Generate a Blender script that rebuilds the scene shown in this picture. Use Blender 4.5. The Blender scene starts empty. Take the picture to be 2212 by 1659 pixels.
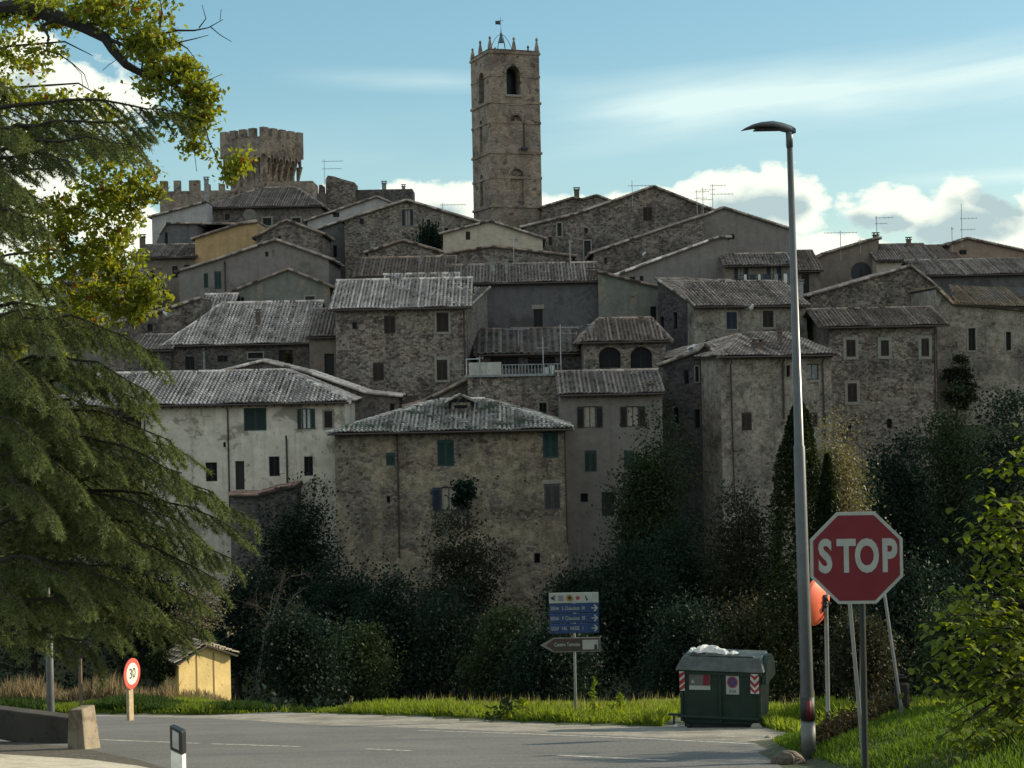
import bpy, math, random
import numpy as np
from mathutils import Vector, Matrix
from mathutils.geometry import tessellate_polygon
R = math.radians
random.seed(7)
rng = np.random.default_rng(11)
sc = bpy.context.scene
COL = sc.collection

# ---------------------------------------------------------------- camera
F = 3508.0; PITCH = math.atan((800-829.5)/3508.0); ROLL = R(1.15); CH = 1.5; SLOPE = (1430-800)/3508.0   # the ground falls away from the viewer
cd = bpy.data.cameras.new('camera'); cam = bpy.data.objects.new('camera', cd); COL.objects.link(cam)
cd.sensor_width = 36.0; cd.lens = 36.0*F/2212.0; cd.clip_start = 0.1; cd.clip_end = 6000
cam.location = (0, 0, CH)
cam.rotation_mode = 'XYZ'
_m = Matrix.Rotation(R(90)+PITCH, 4, 'X') @ Matrix.Rotation(-ROLL, 4, 'Z')
cam.rotation_euler = _m.to_euler('XYZ')
sc.camera = cam; sc.render.resolution_x = 1024; sc.render.resolution_y = 768
_cr, _sr = math.cos(ROLL), math.sin(ROLL)
_mc = _m.to_3x3()
def ray(px, py):
    return _mc @ Vector(((px-1106)/F, (829.5-py)/F, -1))
def at(px, py, Y):
    """world point seen at photo position px,py (2212 px wide) at distance Y"""
    d = ray(px, py); t = Y/d.y
    return Vector((d.x*t, Y, CH+d.z*t))
def ground_at(px, py, z=0.0):
    d = ray(px, py); t = (z-CH)/(d.z+SLOPE*d.y)
    return Vector((d.x*t, d.y*t, z-SLOPE*d.y*t))

# ---------------------------------------------------------------- sun, sky, exposure
SUN_AZ, SUN_EL = R(72), R(24)
SD = Vector((math.sin(SUN_AZ)*math.cos(SUN_EL), math.cos(SUN_AZ)*math.cos(SUN_EL), math.sin(SUN_EL)))
sl = bpy.data.lights.new('sun', 'SUN'); sl.energy = 5.0; sl.angle = R(0.5); sl.color = (1.0, 0.88, 0.66)
so = bpy.data.objects.new('sun', sl); COL.objects.link(so)
so.rotation_euler = (-SD).to_track_quat('-Z', 'Y').to_euler(); so.location = SD*200
sc.view_settings.view_transform = 'Standard'; sc.view_settings.look = 'None'
sc.view_settings.gamma = 1.0; sc.view_settings.exposure = 0.45
sc.view_settings.use_curve_mapping = False

w = bpy.data.worlds.new('World'); sc.world = w; w.use_nodes = True
nt = w.node_tree; nt.nodes.clear()
def N(t, **k):
    n = nt.nodes.new(t)
    for a, b in k.items(): setattr(n, a, b)
    return n
def lk(a, b): nt.links.new(a, b)
def M_(op, a, b=None, c=None, clamp=False):
    n = N('ShaderNodeMath', operation=op, use_clamp=clamp)
    for i, v in enumerate((a, b, c)):
        if v is None: continue
        if isinstance(v, (int, float)): n.inputs[i].default_value = v
        else: lk(v, n.inputs[i])
    return n.outputs[0]
tc = N('ShaderNodeTexCoord'); vn = N('ShaderNodeVectorMath', operation='NORMALIZE'); lk(tc.outputs['Generated'], vn.inputs[0])
sx = N('ShaderNodeSeparateXYZ'); lk(vn.outputs[0], sx.inputs[0])
AZ = M_('ARCTAN2', sx.outputs[0], sx.outputs[1]); EL = M_('ARCSINE', sx.outputs[2])
sky = N('ShaderNodeTexSky', sky_type='NISHITA'); sky.sun_disc = False
sky.sun_elevation = SUN_EL; sky.sun_rotation = SUN_AZ; sky.air_density = 1.0; sky.dust_density = 0.35; sky.ozone_density = 1.2
def azel(px, py):
    d = ray(px, py).normalized(); return math.atan2(d.x, d.y), math.asin(d.z)
def noise(vec, scale, detail=6, rough=0.55, dist=0.0):
    n = N('ShaderNodeTexNoise'); n.inputs['Scale'].default_value = scale; n.inputs['Detail'].default_value = detail
    n.inputs['Roughness'].default_value = rough; n.inputs['Distortion'].default_value = dist; lk(vec, n.inputs['Vector']); return n.outputs[0]
ae = N('ShaderNodeCombineXYZ'); lk(AZ, ae.inputs[0]); lk(M_('MULTIPLY', EL, 1.5), ae.inputs[1])
nz1 = noise(ae.outputs[0], 30, 10, 0.62, 0.2); nz2 = noise(ae.outputs[0], 22, 6, 0.55)
wa = N('ShaderNodeTexNoise'); wa.inputs['Scale'].default_value = 17; wa.inputs['Detail'].default_value = 5; lk(ae.outputs[0], wa.inputs['Vector'])
wsep = N('ShaderNodeSeparateColor'); lk(wa.outputs[1], wsep.inputs[0])
AZW = M_('ADD', AZ, M_('MULTIPLY', M_('SUBTRACT', wsep.outputs[0], 0.5), 0.075)); ELW = M_('ADD', EL, M_('MULTIPLY', M_('SUBTRACT', wsep.outputs[1], 0.5), 0.035))
def blob(px, py, rx, ry):
    a0, e0 = azel(px, py); 
    a = M_('DIVIDE', M_('SUBTRACT', AZW, a0), rx/F); e = M_('DIVIDE', M_('SUBTRACT', ELW, e0), ry/F)
    return M_('SUBTRACT', 1.0, M_('SQRT', M_('ADD', M_('MULTIPLY', a, a), M_('MULTIPLY', e, e))))
BL = [(170,215,120,95),(60,160,110,110),(265,505,95,70),(60,420,180,150),(690,420,50,45),(900,425,70,55),(960,440,95,75),(1060,470,120,60),(1230,460,120,62),(1400,450,150,60),
      (1560,425,110,62),(1660,430,100,85),(1735,470,80,75),(1920,455,100,62),(2060,455,130,75),(2170,500,110,85),(1800,560,260,60),(2300,430,120,60),(2150,560,300,70)]
acc = None
for b_ in BL:
    v = blob(*b_); acc = v if acc is None else M_('MAXIMUM', acc, v)
acc2 = None
for b_ in [(170,260,80,60),(60,200,70,60),(940,470,90,40),(1240,490,110,40),(1590,465,150,48),(1700,470,60,44),(1930,480,80,30),(2060,470,140,44),(1800,600,200,40),(690,440,30,20),(2150,440,60,30)]:
    v = blob(*b_); acc2 = v if acc2 is None else M_('MAXIMUM', acc2, v)
dens = M_('ADD', acc, M_('MULTIPLY', M_('SUBTRACT', nz1, 0.5), 1.5))
mask = M_('MULTIPLY', M_('SUBTRACT', dens, 0.03), 4.2, clamp=True)
# scattered clouds in the rest of the sky, outside this part of it
far = noise(vn.outputs[0], 3.2, 7, 0.55)
side = M_('MULTIPLY', M_('SUBTRACT', M_('ABSOLUTE', AZ), 0.42), 6.0, clamp=True)
fmask = M_('MULTIPLY', M_('MULTIPLY', M_('SUBTRACT', far, 0.44), 6.0, clamp=True), side)
fmask = M_('MULTIPLY', fmask, M_('MULTIPLY', M_('ADD', EL, 0.02), 8.0, clamp=True))
# thin high streaks
st = N('ShaderNodeCombineXYZ'); lk(M_('MULTIPLY', AZ, 1.0), st.inputs[0]); lk(M_('MULTIPLY', M_('ADD', EL, M_('MULTIPLY', AZ, -0.09)), 7.0), st.inputs[1])
nz3 = noise(st.outputs[0], 5.5, 6, 0.5, 0.4)
def band(py, px, h, x0, x1, s=0.05):
    a0, e0 = azel(px, py)
    e = M_('DIVIDE', M_('SUBTRACT', M_('SUBTRACT', EL, e0), M_('MULTIPLY', M_('SUBTRACT', AZ, a0), s)), h/F)
    g = M_('SUBTRACT', 1.0, M_('ABSOLUTE', e), clamp=True)
    l = M_('MULTIPLY', M_('SUBTRACT', AZ, azel(x0, py)[0]), 9.0, clamp=True)
    r = M_('MULTIPLY', M_('SUBTRACT', azel(x1, py)[0], AZ), 9.0, clamp=True)
    return M_('MULTIPLY', g, M_('MULTIPLY', l, r))
ci = M_('ADD', M_('MULTIPLY', band(185, 1900, 95, 1080, 2900, 0.06), 1.5), M_('MULTIPLY', band(172, 850, 30, 560, 1300, -0.04), 0.55))
ci = M_('ADD', ci, M_('MULTIPLY', band(382, 2150, 22, 1850, 2700, 0.0), 1.0))
ci = M_('ADD', ci, M_('MULTIPLY', band(330, 1300, 120, 200, 2700, 0.0), 0.18))
cm = M_('MULTIPLY', ci, M_('MULTIPLY', M_('SUBTRACT', nz3, 0.22), 2.2, clamp=True), clamp=True)
def mixc(f, a, b, bt='MIX'):
    n = N('ShaderNodeMix', data_type='RGBA', blend_type=bt)
    if isinstance(f, (int, float)): n.inputs[0].default_value = f
    else: lk(f, n.inputs[0])
    for i, v in ((6, a), (7, b)):
        if isinstance(v, tuple): n.inputs[i].default_value = (*v, 1)
        else: lk(v, n.inputs[i])
    return n.outputs[2]
SKYK = 0.064
base = mixc(1.0, sky.outputs[0], (1.25*SKYK, 1.20*SKYK, 1.02*SKYK), 'MULTIPLY')
lift = M_('MULTIPLY', M_('SUBTRACT', 0.36, EL), 0.5, clamp=True)
base = mixc(1.0, base, (0.016, 0.115, 0.175), 'ADD')
c1 = mixc(cm, base, (0.56, 0.70, 0.69))
shade = M_('MULTIPLY', M_('ADD', M_('ADD', M_('MULTIPLY', acc2, 1.0), 0.12), M_('MULTIPLY', M_('SUBTRACT', nz2, 0.5), 1.9)), 1.7, clamp=True)
ccol = mixc(shade, (0.80, 0.83, 0.71), (0.36, 0.46, 0.47))
c2 = mixc(mask, c1, ccol)
c3 = mixc(fmask, c2, (0.90, 0.88, 0.81))
bg = N('ShaderNodeBackground'); lk(c3, bg.inputs[0]); bg.inputs[1].default_value = 1.0
wo = N('ShaderNodeOutputWorld'); lk(bg.outputs[0], wo.inputs[0])

# ---------------------------------------------------------------- helpers
def tag(o, label=None, cat=None, group=None, kind=None):
    if label: o['label'] = label
    if cat: o['category'] = cat
    if group: o['group'] = group
    if kind: o['kind'] = kind
    return o
def thing(name, label, cat, loc=(0,0,0), rz=0, group=None):
    o = bpy.data.objects.new(name, None); COL.objects.link(o); o.empty_display_size = 0.3
    o.location = loc; o.rotation_euler = (0, 0, rz)
    return tag(o, label, cat, group)
class MB:
    def __init__(s): s.v = []; s.f = []; s.c = []; s.mi = []
    def add(s, vs, fs, col=None, mi=0):
        n = len(s.v); s.v += [tuple(v) for v in vs]; s.f += [tuple(i+n for i in f) for f in fs]
        s.mi += [mi]*len(fs); s.c += [col if col is not None else 0.5]*len(fs); return s
    def box(s, a, b, col=None, mi=0):
        x0,y0,z0 = a; x1,y1,z1 = b
        if x0>x1: x0,x1=x1,x0
        if y0>y1: y0,y1=y1,y0
        if z0>z1: z0,z1=z1,z0
        return s.add([(x0,y0,z0),(x1,y0,z0),(x1,y1,z0),(x0,y1,z0),(x0,y0,z1),(x1,y0,z1),(x1,y1,z1),(x0,y1,z1)],
              [(0,3,2,1),(4,5,6,7),(0,1,5,4),(1,2,6,5),(2,3,7,6),(3,0,4,7)], col, mi)
    def hexa(s, p, col=None, mi=0):
        return s.add(p, [(0,3,2,1),(4,5,6,7),(0,1,5,4),(1,2,6,5),(2,3,7,6),(3,0,4,7)], col, mi)
    def tube(s, path, rad, n=8, col=None, mi=0, cap=True):
        path = [Vector(p) for p in path]
        if isinstance(rad, (int, float)): rad = [rad]*len(path)
        vs = []; fs = []
        for i, p in enumerate(path):
            d = (path[min(i+1, len(path)-1)] - path[max(i-1, 0)])
            d = d.normalized() if d.length > 1e-9 else Vector((0,0,1))
            a = d.cross(Vector((0,0,1)))
            if a.length < 0.05: a = d.cross(Vector((0,1,0)))
            a.normalize(); b = d.cross(a)
            for k in range(n):
                t = 2*math.pi*k/n; vs.append(p + (a*math.cos(t) + b*math.sin(t))*rad[i])
        for i in range(len(path)-1):
            for k in range(n):
                fs.append((i*n+k, i*n+(k+1)%n, (i+1)*n+(k+1)%n, (i+1)*n+k))
        if cap:
            fs.append(tuple(range(n))[::-1]); fs.append(tuple((len(path)-1)*n+k for k in range(n)))
        return s.add(vs, fs, col, mi)
    def prism(s, out, y0, y1, col=None, mi=0):
        """outline in x,z extruded from y0 to y1"""
        n = len(out); vs = [(x, y0, z) for x, z in out] + [(x, y1, z) for x, z in out]
        fs = [tuple(range(n)), tuple(range(2*n-1, n-1, -1))] + [((i+1)%n, i, n+i, n+(i+1)%n) for i in range(n)]
        return s.add(vs, fs, col, mi)
    def build(s, name, mat, parent=None, smooth=False, bevel=0):
        me = bpy.data.meshes.new(name); me.from_pydata(s.v, [], s.f)
        mats = mat if isinstance(mat, (list, tuple)) else [mat]
        for m in mats: me.materials.append(m)
        if len(mats) > 1: me.polygons.foreach_set('material_index', s.mi)
        ca = me.attributes.new('tone', 'FLOAT', 'FACE'); ca.data.foreach_set('value', s.c)
        if smooth: me.polygons.foreach_set('use_smooth', [True]*len(s.f))
        me.update()
        o = bpy.data.objects.new(name, me); COL.objects.link(o)
        if parent: o.parent = parent
        if bevel:
            b = o.modifiers.new('bevel', 'BEVEL'); b.width = bevel; b.segments = 2; b.limit_method = 'ANGLE'
        return o
def npmesh(name, v, f, mat, tone=None, parent=None):
    """v (n,3), f (m,k) arrays"""
    me = bpy.data.meshes.new(name); v = np.asarray(v, np.float32); f = np.asarray(f, np.int32); k = f.shape[1]
    me.vertices.add(len(v)); me.vertices.foreach_set('co', v.ravel())
    me.loops.add(f.size); me.loops.foreach_set('vertex_index', f.ravel())
    me.polygons.add(len(f)); me.polygons.foreach_set('loop_start', np.arange(0, f.size, k, dtype=np.int32))
    try: me.polygons.foreach_set('loop_total', np.full(len(f), k, np.int32))
    except Exception: pass
    me.update(calc_edges=True); me.materials.append(mat)
    ca = me.attributes.new('tone', 'FLOAT', 'FACE')
    ca.data.foreach_set('value', np.asarray(tone, np.float32) if tone is not None else np.full(len(f), .5, np.float32))
    o = bpy.data.objects.new(name, me); COL.objects.link(o)
    if parent: o.parent = parent
    return o

# ---------------------------------------------------------------- materials
class NT:
    def __init__(s, name):
        s.m = bpy.data.materials.new(name); s.m.use_nodes = True; s.t = s.m.node_tree; s.b = s.t.nodes['Principled BSDF']
        s.b.inputs['Roughness'].default_value = 0.9
        s.tc = s.t.nodes.new('ShaderNodeTexCoord'); s.o = s.t.nodes['Material Output']
    def set(s, inp, v):
        if hasattr(v, 'node'): s.t.links.new(v, inp)
        elif isinstance(v, tuple) and len(v) == 3 and inp.type == 'RGBA': inp.default_value = (*v, 1)
        else: inp.default_value = v
    def map(s, sc=(1,1,1), src='Object'):
        n = s.t.nodes.new('ShaderNodeMapping'); n.inputs['Scale'].default_value = sc; s.t.links.new(s.tc.outputs[src], n.inputs[0]); return n.outputs[0]
    def noise(s, vec, scale, detail=4, rough=.55, dist=0, out=0):
        n = s.t.nodes.new('ShaderNodeTexNoise'); s.set(n.inputs['Vector'], vec); n.inputs['Scale'].default_value = scale
        n.inputs['Detail'].default_value = detail; n.inputs['Roughness'].default_value = rough; n.inputs['Distortion'].default_value = dist; return n.outputs[out]
    def vor(s, vec, scale, feat='F1', out='Color', rnd=1.0):
        n = s.t.nodes.new('ShaderNodeTexVoronoi'); n.feature = feat; s.set(n.inputs['Vector'], vec); n.inputs['Scale'].default_value = scale
        n.inputs['Randomness'].default_value = rnd; return n.outputs[out]
    def math(s, op, a, b=0.0, clamp=False):
        n = s.t.nodes.new('ShaderNodeMath'); n.operation = op; n.use_clamp = clamp; s.set(n.inputs[0], a); s.set(n.inputs[1], b); return n.outputs[0]
    def ramp(s, f, lo, hi):
        n = s.t.nodes.new('ShaderNodeMapRange'); n.inputs[1].default_value = lo; n.inputs[2].default_value = hi; s.set(n.inputs[0], f); n.interpolation_type = 'SMOOTHSTEP'; return n.outputs[0]
    def mix(s, f, a, b, bt='MIX'):
        n = s.t.nodes.new('ShaderNodeMix'); n.data_type = 'RGBA'; n.blend_type = bt; s.set(n.inputs[0], f); s.set(n.inputs[6], a); s.set(n.inputs[7], b); return n.outputs[2]
    def sep(s, c):
        n = s.t.nodes.new('ShaderNodeSeparateColor'); s.t.links.new(c, n.inputs[0]); return n.outputs[0]
    def attr(s, name='tone'):
        n = s.t.nodes.new('ShaderNodeAttribute'); n.attribute_name = name; return n.outputs['Fac']
    def add(s, a, b):
        n = s.t.nodes.new('ShaderNodeVectorMath'); n.operation = 'ADD'; s.set(n.inputs[0], a); s.set(n.inputs[1], b); return n.outputs[0]
    def scl(s, a, k):
        n = s.t.nodes.new('ShaderNodeVectorMath'); n.operation = 'SCALE'; s.set(n.inputs[0], a); n.inputs['Scale'].default_value = k; return n.outputs[0]
    def bump(s, h, dist=.05, st=1.0):
        n = s.t.nodes.new('ShaderNodeBump'); n.inputs['Distance'].default_value = dist; n.inputs['Strength'].default_value = st; s.set(n.inputs['Height'], h); s.t.links.new(n.outputs[0], s.b.inputs['Normal'])
    def col(s, c): s.set(s.b.inputs['Base Color'], c); return s
def mul3(c, k): return tuple(x*k for x in c)
def plain(name, c, rough=.7, metal=0, var=0.15, scale=6):
    n = NT(name); f = n.noise(n.map(), scale, 5)
    n.col(n.mix(n.ramp(f, .35, .7), mul3(c, 1-var), mul3(c, 1+var))); n.b.inputs['Roughness'].default_value = rough; n.b.inputs['Metallic'].default_value = metal
    return n.m
_mc_cache = {}
def stone(c, contrast=.5, plaster=0.0, pc=None, cell=4.8, seed=0, stain=.5):
    """rubble masonry: cells of different stones, mortar, remains of plaster, rain stains"""
    key = ('st', c, contrast, plaster, pc, cell, stain)
    if key in _mc_cache: return _mc_cache[key]
    n = NT('stone_wall_material'); pc = pc or mul3(c, 1.35)
    v = n.map(); wob = n.scl(n.noise(v, 1.6, 2, out=1), .16); v2 = n.add(v, wob)
    m = n.t.nodes.new('ShaderNodeMapping'); m.inputs['Scale'].default_value = (1, 1, 1.45); n.t.links.new(v2, m.inputs[0])
    cr = n.sep(n.vor(m.outputs[0], cell)); ed = n.vor(m.outputs[0], cell, 'DISTANCE_TO_EDGE', 'Distance')
    tone = n.ramp(cr, 0.0, 1.0)
    col = n.mix(tone, mul3(c, 1-contrast*.85), mul3(c, 1+contrast*1.1))
    warm = n.noise(v, .45, 3); col = n.mix(n.ramp(warm, .4, .65), col, (1.06, .98, .90), 'MULTIPLY')
    col = n.mix(n.math('MULTIPLY', n.ramp(ed, .09, .0), .7), col, mul3(c, 1.15))
    col = n.mix(n.math('MULTIPLY', n.ramp(cr, .05, .03), .8), col, mul3(c, .35))
    big = n.noise(v, .32, 6, .62); 
    if plaster > 0:
        pcol = n.mix(n.ramp(n.noise(v, 2.2, 7, .72), .36, .64), mul3(pc, .62), mul3(pc, 1.22))
        lo = .5 + (.5-plaster)*.42
        pm = n.ramp(n.noise(v, .5, 8, .68, .4), lo-.035, lo+.035)
        col = n.mix(pm, col, pcol)
    col = n.mix(n.ramp(big, .45, .64), col, (.58, .58, .59), 'MULTIPLY')
    stv = n.map((2.2, 2.2, .13)); sf = n.ramp(n.noise(stv, 1.0, 6, .62), .52, .74)
    col = n.mix(n.math('MULTIPLY', sf, stain), col, mul3(c, .32))
    col = n.mix(n.ramp(n.noise(v, 5.5, 3, .6), .58, .72), col, (.66, .66, .66), 'MULTIPLY')
    col = n.mix(n.ramp(n.noise(v, 2.6, 4, .65), .60, .70), col, (1.5, 1.48, 1.42), 'MULTIPLY')
    col = n.mix(n.ramp(n.noise(v, .9, 7, .7, .6), .56, .60), col, (.60, .60, .60), 'MULTIPLY')
    hl = n.vor(n.map((1, 1, 1.2)), 1.15, 'F1', 'Distance'); col = n.mix(n.ramp(hl, .11, .07), col, mul3(c, .12))
    n.col(col); n.bump(n.math('ADD', n.ramp(ed, 0, .12), n.noise(v, 6, 4)), .05, .8)
    _mc_cache[key] = n.m; return n.m
def plasterm(c, stain=.5, patch=.35, pc=None):
    key = ('pl', c, stain, patch, pc)
    if key in _mc_cache: return _mc_cache[key]
    n = NT('plaster_wall_material'); v = n.map(); pc = pc or mul3(c, .62)
    col = n.mix(n.ramp(n.noise(v, 1.1, 7, .68), .3, .72), mul3(c, .8), mul3(c, 1.13))
    lo = .5+(.5-patch)*.45
    col = n.mix(n.ramp(n.noise(v, .42, 9, .72, .5), lo-.03, lo+.03), col, pc)
    sf = n.ramp(n.noise(n.map((2.6, 2.6, .12)), 1.0, 6, .62), .5, .75)
    col = n.mix(n.math('MULTIPLY', sf, stain), col, mul3(c, .38))
    col = n.mix(n.ramp(n.noise(v, 4.5, 4, .6), .6, .7), col, mul3(c, .5))
    n.col(col); n.bump(n.noise(v, 4, 6), .03, .6); _mc_cache[key] = n.m; return n.m
def tilem(c, moss=0.0, mc=(.05,.07,.02)):
    key = ('ti', c, moss, mc)
    if key in _mc_cache: return _mc_cache[key]
    n = NT('roof_tile_material'); v = n.map(); t = n.attr()
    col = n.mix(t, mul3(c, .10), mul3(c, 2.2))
    col = n.mix(n.ramp(n.noise(v, .5, 5), .42, .66), col, (.66, .64, .62), 'MULTIPLY')
    col = n.mix(n.ramp(n.noise(v, 2.4, 4), .55, .7), col, (1.25, 1.1, .95), 'MULTIPLY')
    if moss: col = n.mix(n.ramp(n.noise(v, .8, 6, .65), .5+(.5-moss)*.4-.05, .5+(.5-moss)*.4+.05), col, mc)
    n.col(col); _mc_cache[key] = n.m; return n.m
def leafm(name, c, var=.5, trans=.5, tc=None, rough=.55):
    n = NT(name); t = n.attr(); n.b.inputs['Specular IOR Level'].default_value = .12
    col = n.mix(t, mul3(c, 1-var), mul3(c, 1+var)); n.col(col); n.b.inputs['Roughness'].default_value = rough
    tr = n.t.nodes.new('ShaderNodeBsdfTranslucent'); ms = n.t.nodes.new('ShaderNodeMixShader'); ms.inputs[0].default_value = trans
    n.set(tr.inputs['Color'], n.mix(1.0, col, tc or (1.6, 1.5, .5), 'MULTIPLY'))
    n.t.links.new(n.b.outputs[0], ms.inputs[1]); n.t.links.new(tr.outputs[0], ms.inputs[2]); n.t.links.new(ms.outputs[0], n.o.inputs[0]); return n.m
M = {}
M['glass'] = plain('dark_window_glass', (.010, .012, .016), .25, 0, .2, 2); M['glass'].node_tree.nodes['Principled BSDF'].inputs['Specular IOR Level'].default_value = .15
M['wood'] = plain('dark_timber', (.045, .035, .027))
M['brownsh'] = plain('brown_shutter', (.034, .023, .018))
M['greensh'] = plain('green_shutter', (.028, .055, .045))
M['tealsh'] = plain('teal_shutter', (.018, .055, .046))
M['bluesh'] = plain('blue_shutter', (.02, .035, .055))
M['greysh'] = plain('grey_shutter', (.075, .07, .06))
M['darksh'] = plain('dark_shutter', (.018, .016, .014))
M['pale'] = plain('pale_stone_trim', (.25, .232, .185))
M['white'] = plain('white_paint', (.62, .63, .6), .5)
M['curtain'] = plain('window_curtain', (.36, .31, .25), .9)
M['pipe'] = plain('rusty_downpipe', (.05, .033, .026), .6)
M['metal'] = plain('galvanised_metal', (.34, .36, .37), .38, .75, .1)
M['iron'] = plain('dark_iron', (.025, .03, .035), .5, .4)
M['bark'] = plain('bark', (.026, .020, .015), 1.0)
M['palebark'] = plain('pale_bark', (.085, .075, .06), .95)
M['brick'] = plain('brick_chimney', (.13, .095, .075), .9, 0, .35, 9)
M['greych'] = plain('rendered_chimney', (.25, .25, .24), .9, 0, .25, 5)
M['terracotta'] = plain('terracotta', (.2, .1, .06), .9)
# ---------------------------------------------------------------- terrain
def lerp(a, b, t): return a+(b-a)*t
def pw(x, pts):
    if x <= pts[0][0]: return pts[0][1]
    for (a, u), (b, v) in zip(pts, pts[1:]):
        if x <= b: return u+(v-u)*(x-a)/(b-a)
    return pts[-1][1]
HILL = [(0,0),(60,0),(66,-2.2),(78,-3.6),(90,-1.5),(99,2.5),(108,6),(118,13),(135,24),(150,31),(165,37),(185,43),(215,51),(260,50),(400,20),(900,-10)]
HILLC = [(0,0),(44,0),(52,-.1),(58,-2.5),(70,-4.5),(82,-4.5),(92,-1.0),(99,2.5),(108,6),(118,13),(135,24),(150,31),(165,37),(185,43),(215,51),(260,50),(400,20),(900,-10)]
GE = [ground_at(a, b) for a, b in ((-900,1552),(-300,1548),(215,1543),(450,1545),(600,1538),(800,1544),(950,1549),(1100,1559),(1300,1566),(1430,1570),(1465,1550),(1660,1556),(1760,1572),(2500,1610))]
AE = [ground_at(a, b) for a, b in ((-900,1558),(-300,1552),(215,1547),(450,1551),(700,1566),(900,1572),(1100,1580),(1400,1592),(1700,1608),(1800,1613),(2500,1630))]
def edgeY(E_, x): return pw(x, [(p.x, p.y) for p in E_])
def G(x, y):
    t = min(1, max(0, (x+12)/9.0)); t = t*t*(3-2*t)
    z = lerp(pw(y, HILL), pw(y, HILLC), t)
    if y > 110: z *= min(1, max(.25, 1-(abs(x-5)-62)/160))
    # grassy bank on the right, low field bank on the left
    b = max(0, 1-((x-7.6)/3.6)**2)*max(0, 1-((y-21.5)/8.0)**2)
    z += .85*b
    e = edgeY(GE, x)+.3
    if -60 < x < 30 and e < y < e+14 and y < 64:
        z += (.30 if x < -2 else .18)*math.sin(math.pi*min(1, (y-e)/14)**.7)
    if y < e: z = .85*b
    return z-SLOPE*min(y, 330)
def axis(lo, hi, fine, coarse, f0, f1):
    out = []; v = lo
    while v < hi:
        out.append(v); v += fine if f0 <= v < f1 else coarse
    out.append(hi); return out
gx = axis(-420, 420, .8, 20, -20, 20); gy = axis(-60, 1200, .8, 14, 12, 100)
gv = []; gf = []
for j, y in enumerate(gy):
    for i, x in enumerate(gx): gv.append((x, y, G(x, y) - .006))
for j in range(len(gy)-1):
    for i in range(len(gx)-1):
        a = j*len(gx)+i; gf.append((a, a+1, a+1+len(gx), a+len(gx)))
n = NT('earth_and_grass_material'); v = n.map()
gc = n.mix(n.ramp(n.noise(v, .9, 7, .65), .4, .62), (.045, .055, .018), (.085, .075, .04))
gc = n.mix(n.ramp(n.noise(v, 7, 5), .4, .7), gc, (.035, .05, .012)); n.col(gc); n.bump(n.noise(v, 9, 5), .06)
g_o = npmesh('ground', gv, gf, n.m); tag(g_o, kind='structure')
g_o.data.polygons.foreach_set('use_smooth', [True]*len(g_o.data.polygons))

# ---------------------------------------------------------------- buildings
def tile_plane(mb, P0, P1, Q0, Q1, pitch=.27, row=.42, lift=.0, amp=.085, rs=None):
    """corrugated tiles on the roof plane with eave P0-P1 and ridge Q0-Q1 (seen from outside, left to right)"""
    rs = rs or random
    P0, P1, Q0, Q1 = map(Vector, (P0, P1, Q0, Q1))
    e = P1-P0; L = e.length
    if L < .2: return
    eu = e/L
    a = (Q0-P0).dot(eu); b = L-(Q1-P0).dot(eu)
    up = (Q0-P0)-eu*a
    if up.length < .05: up = (Q1-P1)+eu*b
    H = up.length; uu = up/H; nn = eu.cross(uu).normalized()
    if nn.z < 0: nn = -nn
    nc = max(2, int(L/pitch)); p = L/nc
    prof = [(0, -amp*.2, 0), (.42, -amp*.2, 0), (.52, amp*.6, 1), (.72, amp, 1), (.9, amp*.6, 1)]
    for c in range(nc):
        j = (rs.random()-.5)*.03; jl = rs.random()*.06
        for k in range(5):
            s0 = (c+prof[k][0])*p; s1 = (c+(prof[k+1][0] if k < 4 else 1.0))*p
            h0 = prof[k][1]; h1 = prof[k+1][1] if k < 4 else prof[0][1]
            sm = (c+.5)*p
            fr = 1.0
            if a > 1e-3: fr = min(fr, max(0, sm/a))
            if b > 1e-3: fr = min(fr, max(0, (L-sm)/b))
            if fr*H < .1: continue
            nr = max(1, int(round(fr*H/row)))
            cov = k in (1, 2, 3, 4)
            vs = []; sg = nn*(.035+.035*math.sin(c*p*1.1+P0.x)+.02*math.sin(c*p*2.7+P0.y))
            for r in range(nr):
                t0 = r*fr*H/nr; t1 = (r+1)*fr*H/nr
                if r == 0 and cov: t0 -= jl
                b0 = .045*(1 if cov else .5); b1 = 0.0
                A = sg+P0+eu*(s0+j)+uu*t0+nn*(h0+b0+lift); B = sg+P0+eu*(s1+j)+uu*t0+nn*(h1+b0+lift)
                Cc = sg+P0+eu*(s1+j)+uu*t1+nn*(h1+b1+lift); D = sg+P0+eu*(s0+j)+uu*t1+nn*(h0+b1+lift)
                vs.append((A, B, Cc, D))
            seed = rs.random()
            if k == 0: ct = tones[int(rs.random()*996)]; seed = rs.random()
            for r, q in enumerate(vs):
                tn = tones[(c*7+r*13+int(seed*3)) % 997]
                tn = .45*tn+(.55*(ct+.12) if cov else .0)  # pan rows toned darker: gutter shade put into the tile colour
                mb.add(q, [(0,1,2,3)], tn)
            if cov and k >= 1:   # butt end of the row at the eave
                q = vs[0]; mb.add([q[0], q[1], q[1]-nn*.05, q[0]-nn*.05], [(0,3,2,1)], .35)
tones = [min(1, max(0, random.gauss(.42, .25))) + (0.35 if random.random() < .07 else 0) for _ in range(997)]
def slab(mb, P0, P1, Q0, Q1, th=.14, mi=0):
    P0, P1, Q0, Q1 = map(Vector, (P0, P1, Q0, Q1))
    nn = (P1-P0).cross(Q0-P0)
    if nn.length < 1e-6: nn = (P1-P0).cross(Q1-P0)
    nn.normalize()
    if nn.z < 0: nn = -nn
    dz = nn*(-th)
    mb.hexa([P0+dz, P1+dz, Q1+dz, Q0+dz, P0, P1, Q1, Q0], mi=mi)
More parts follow.
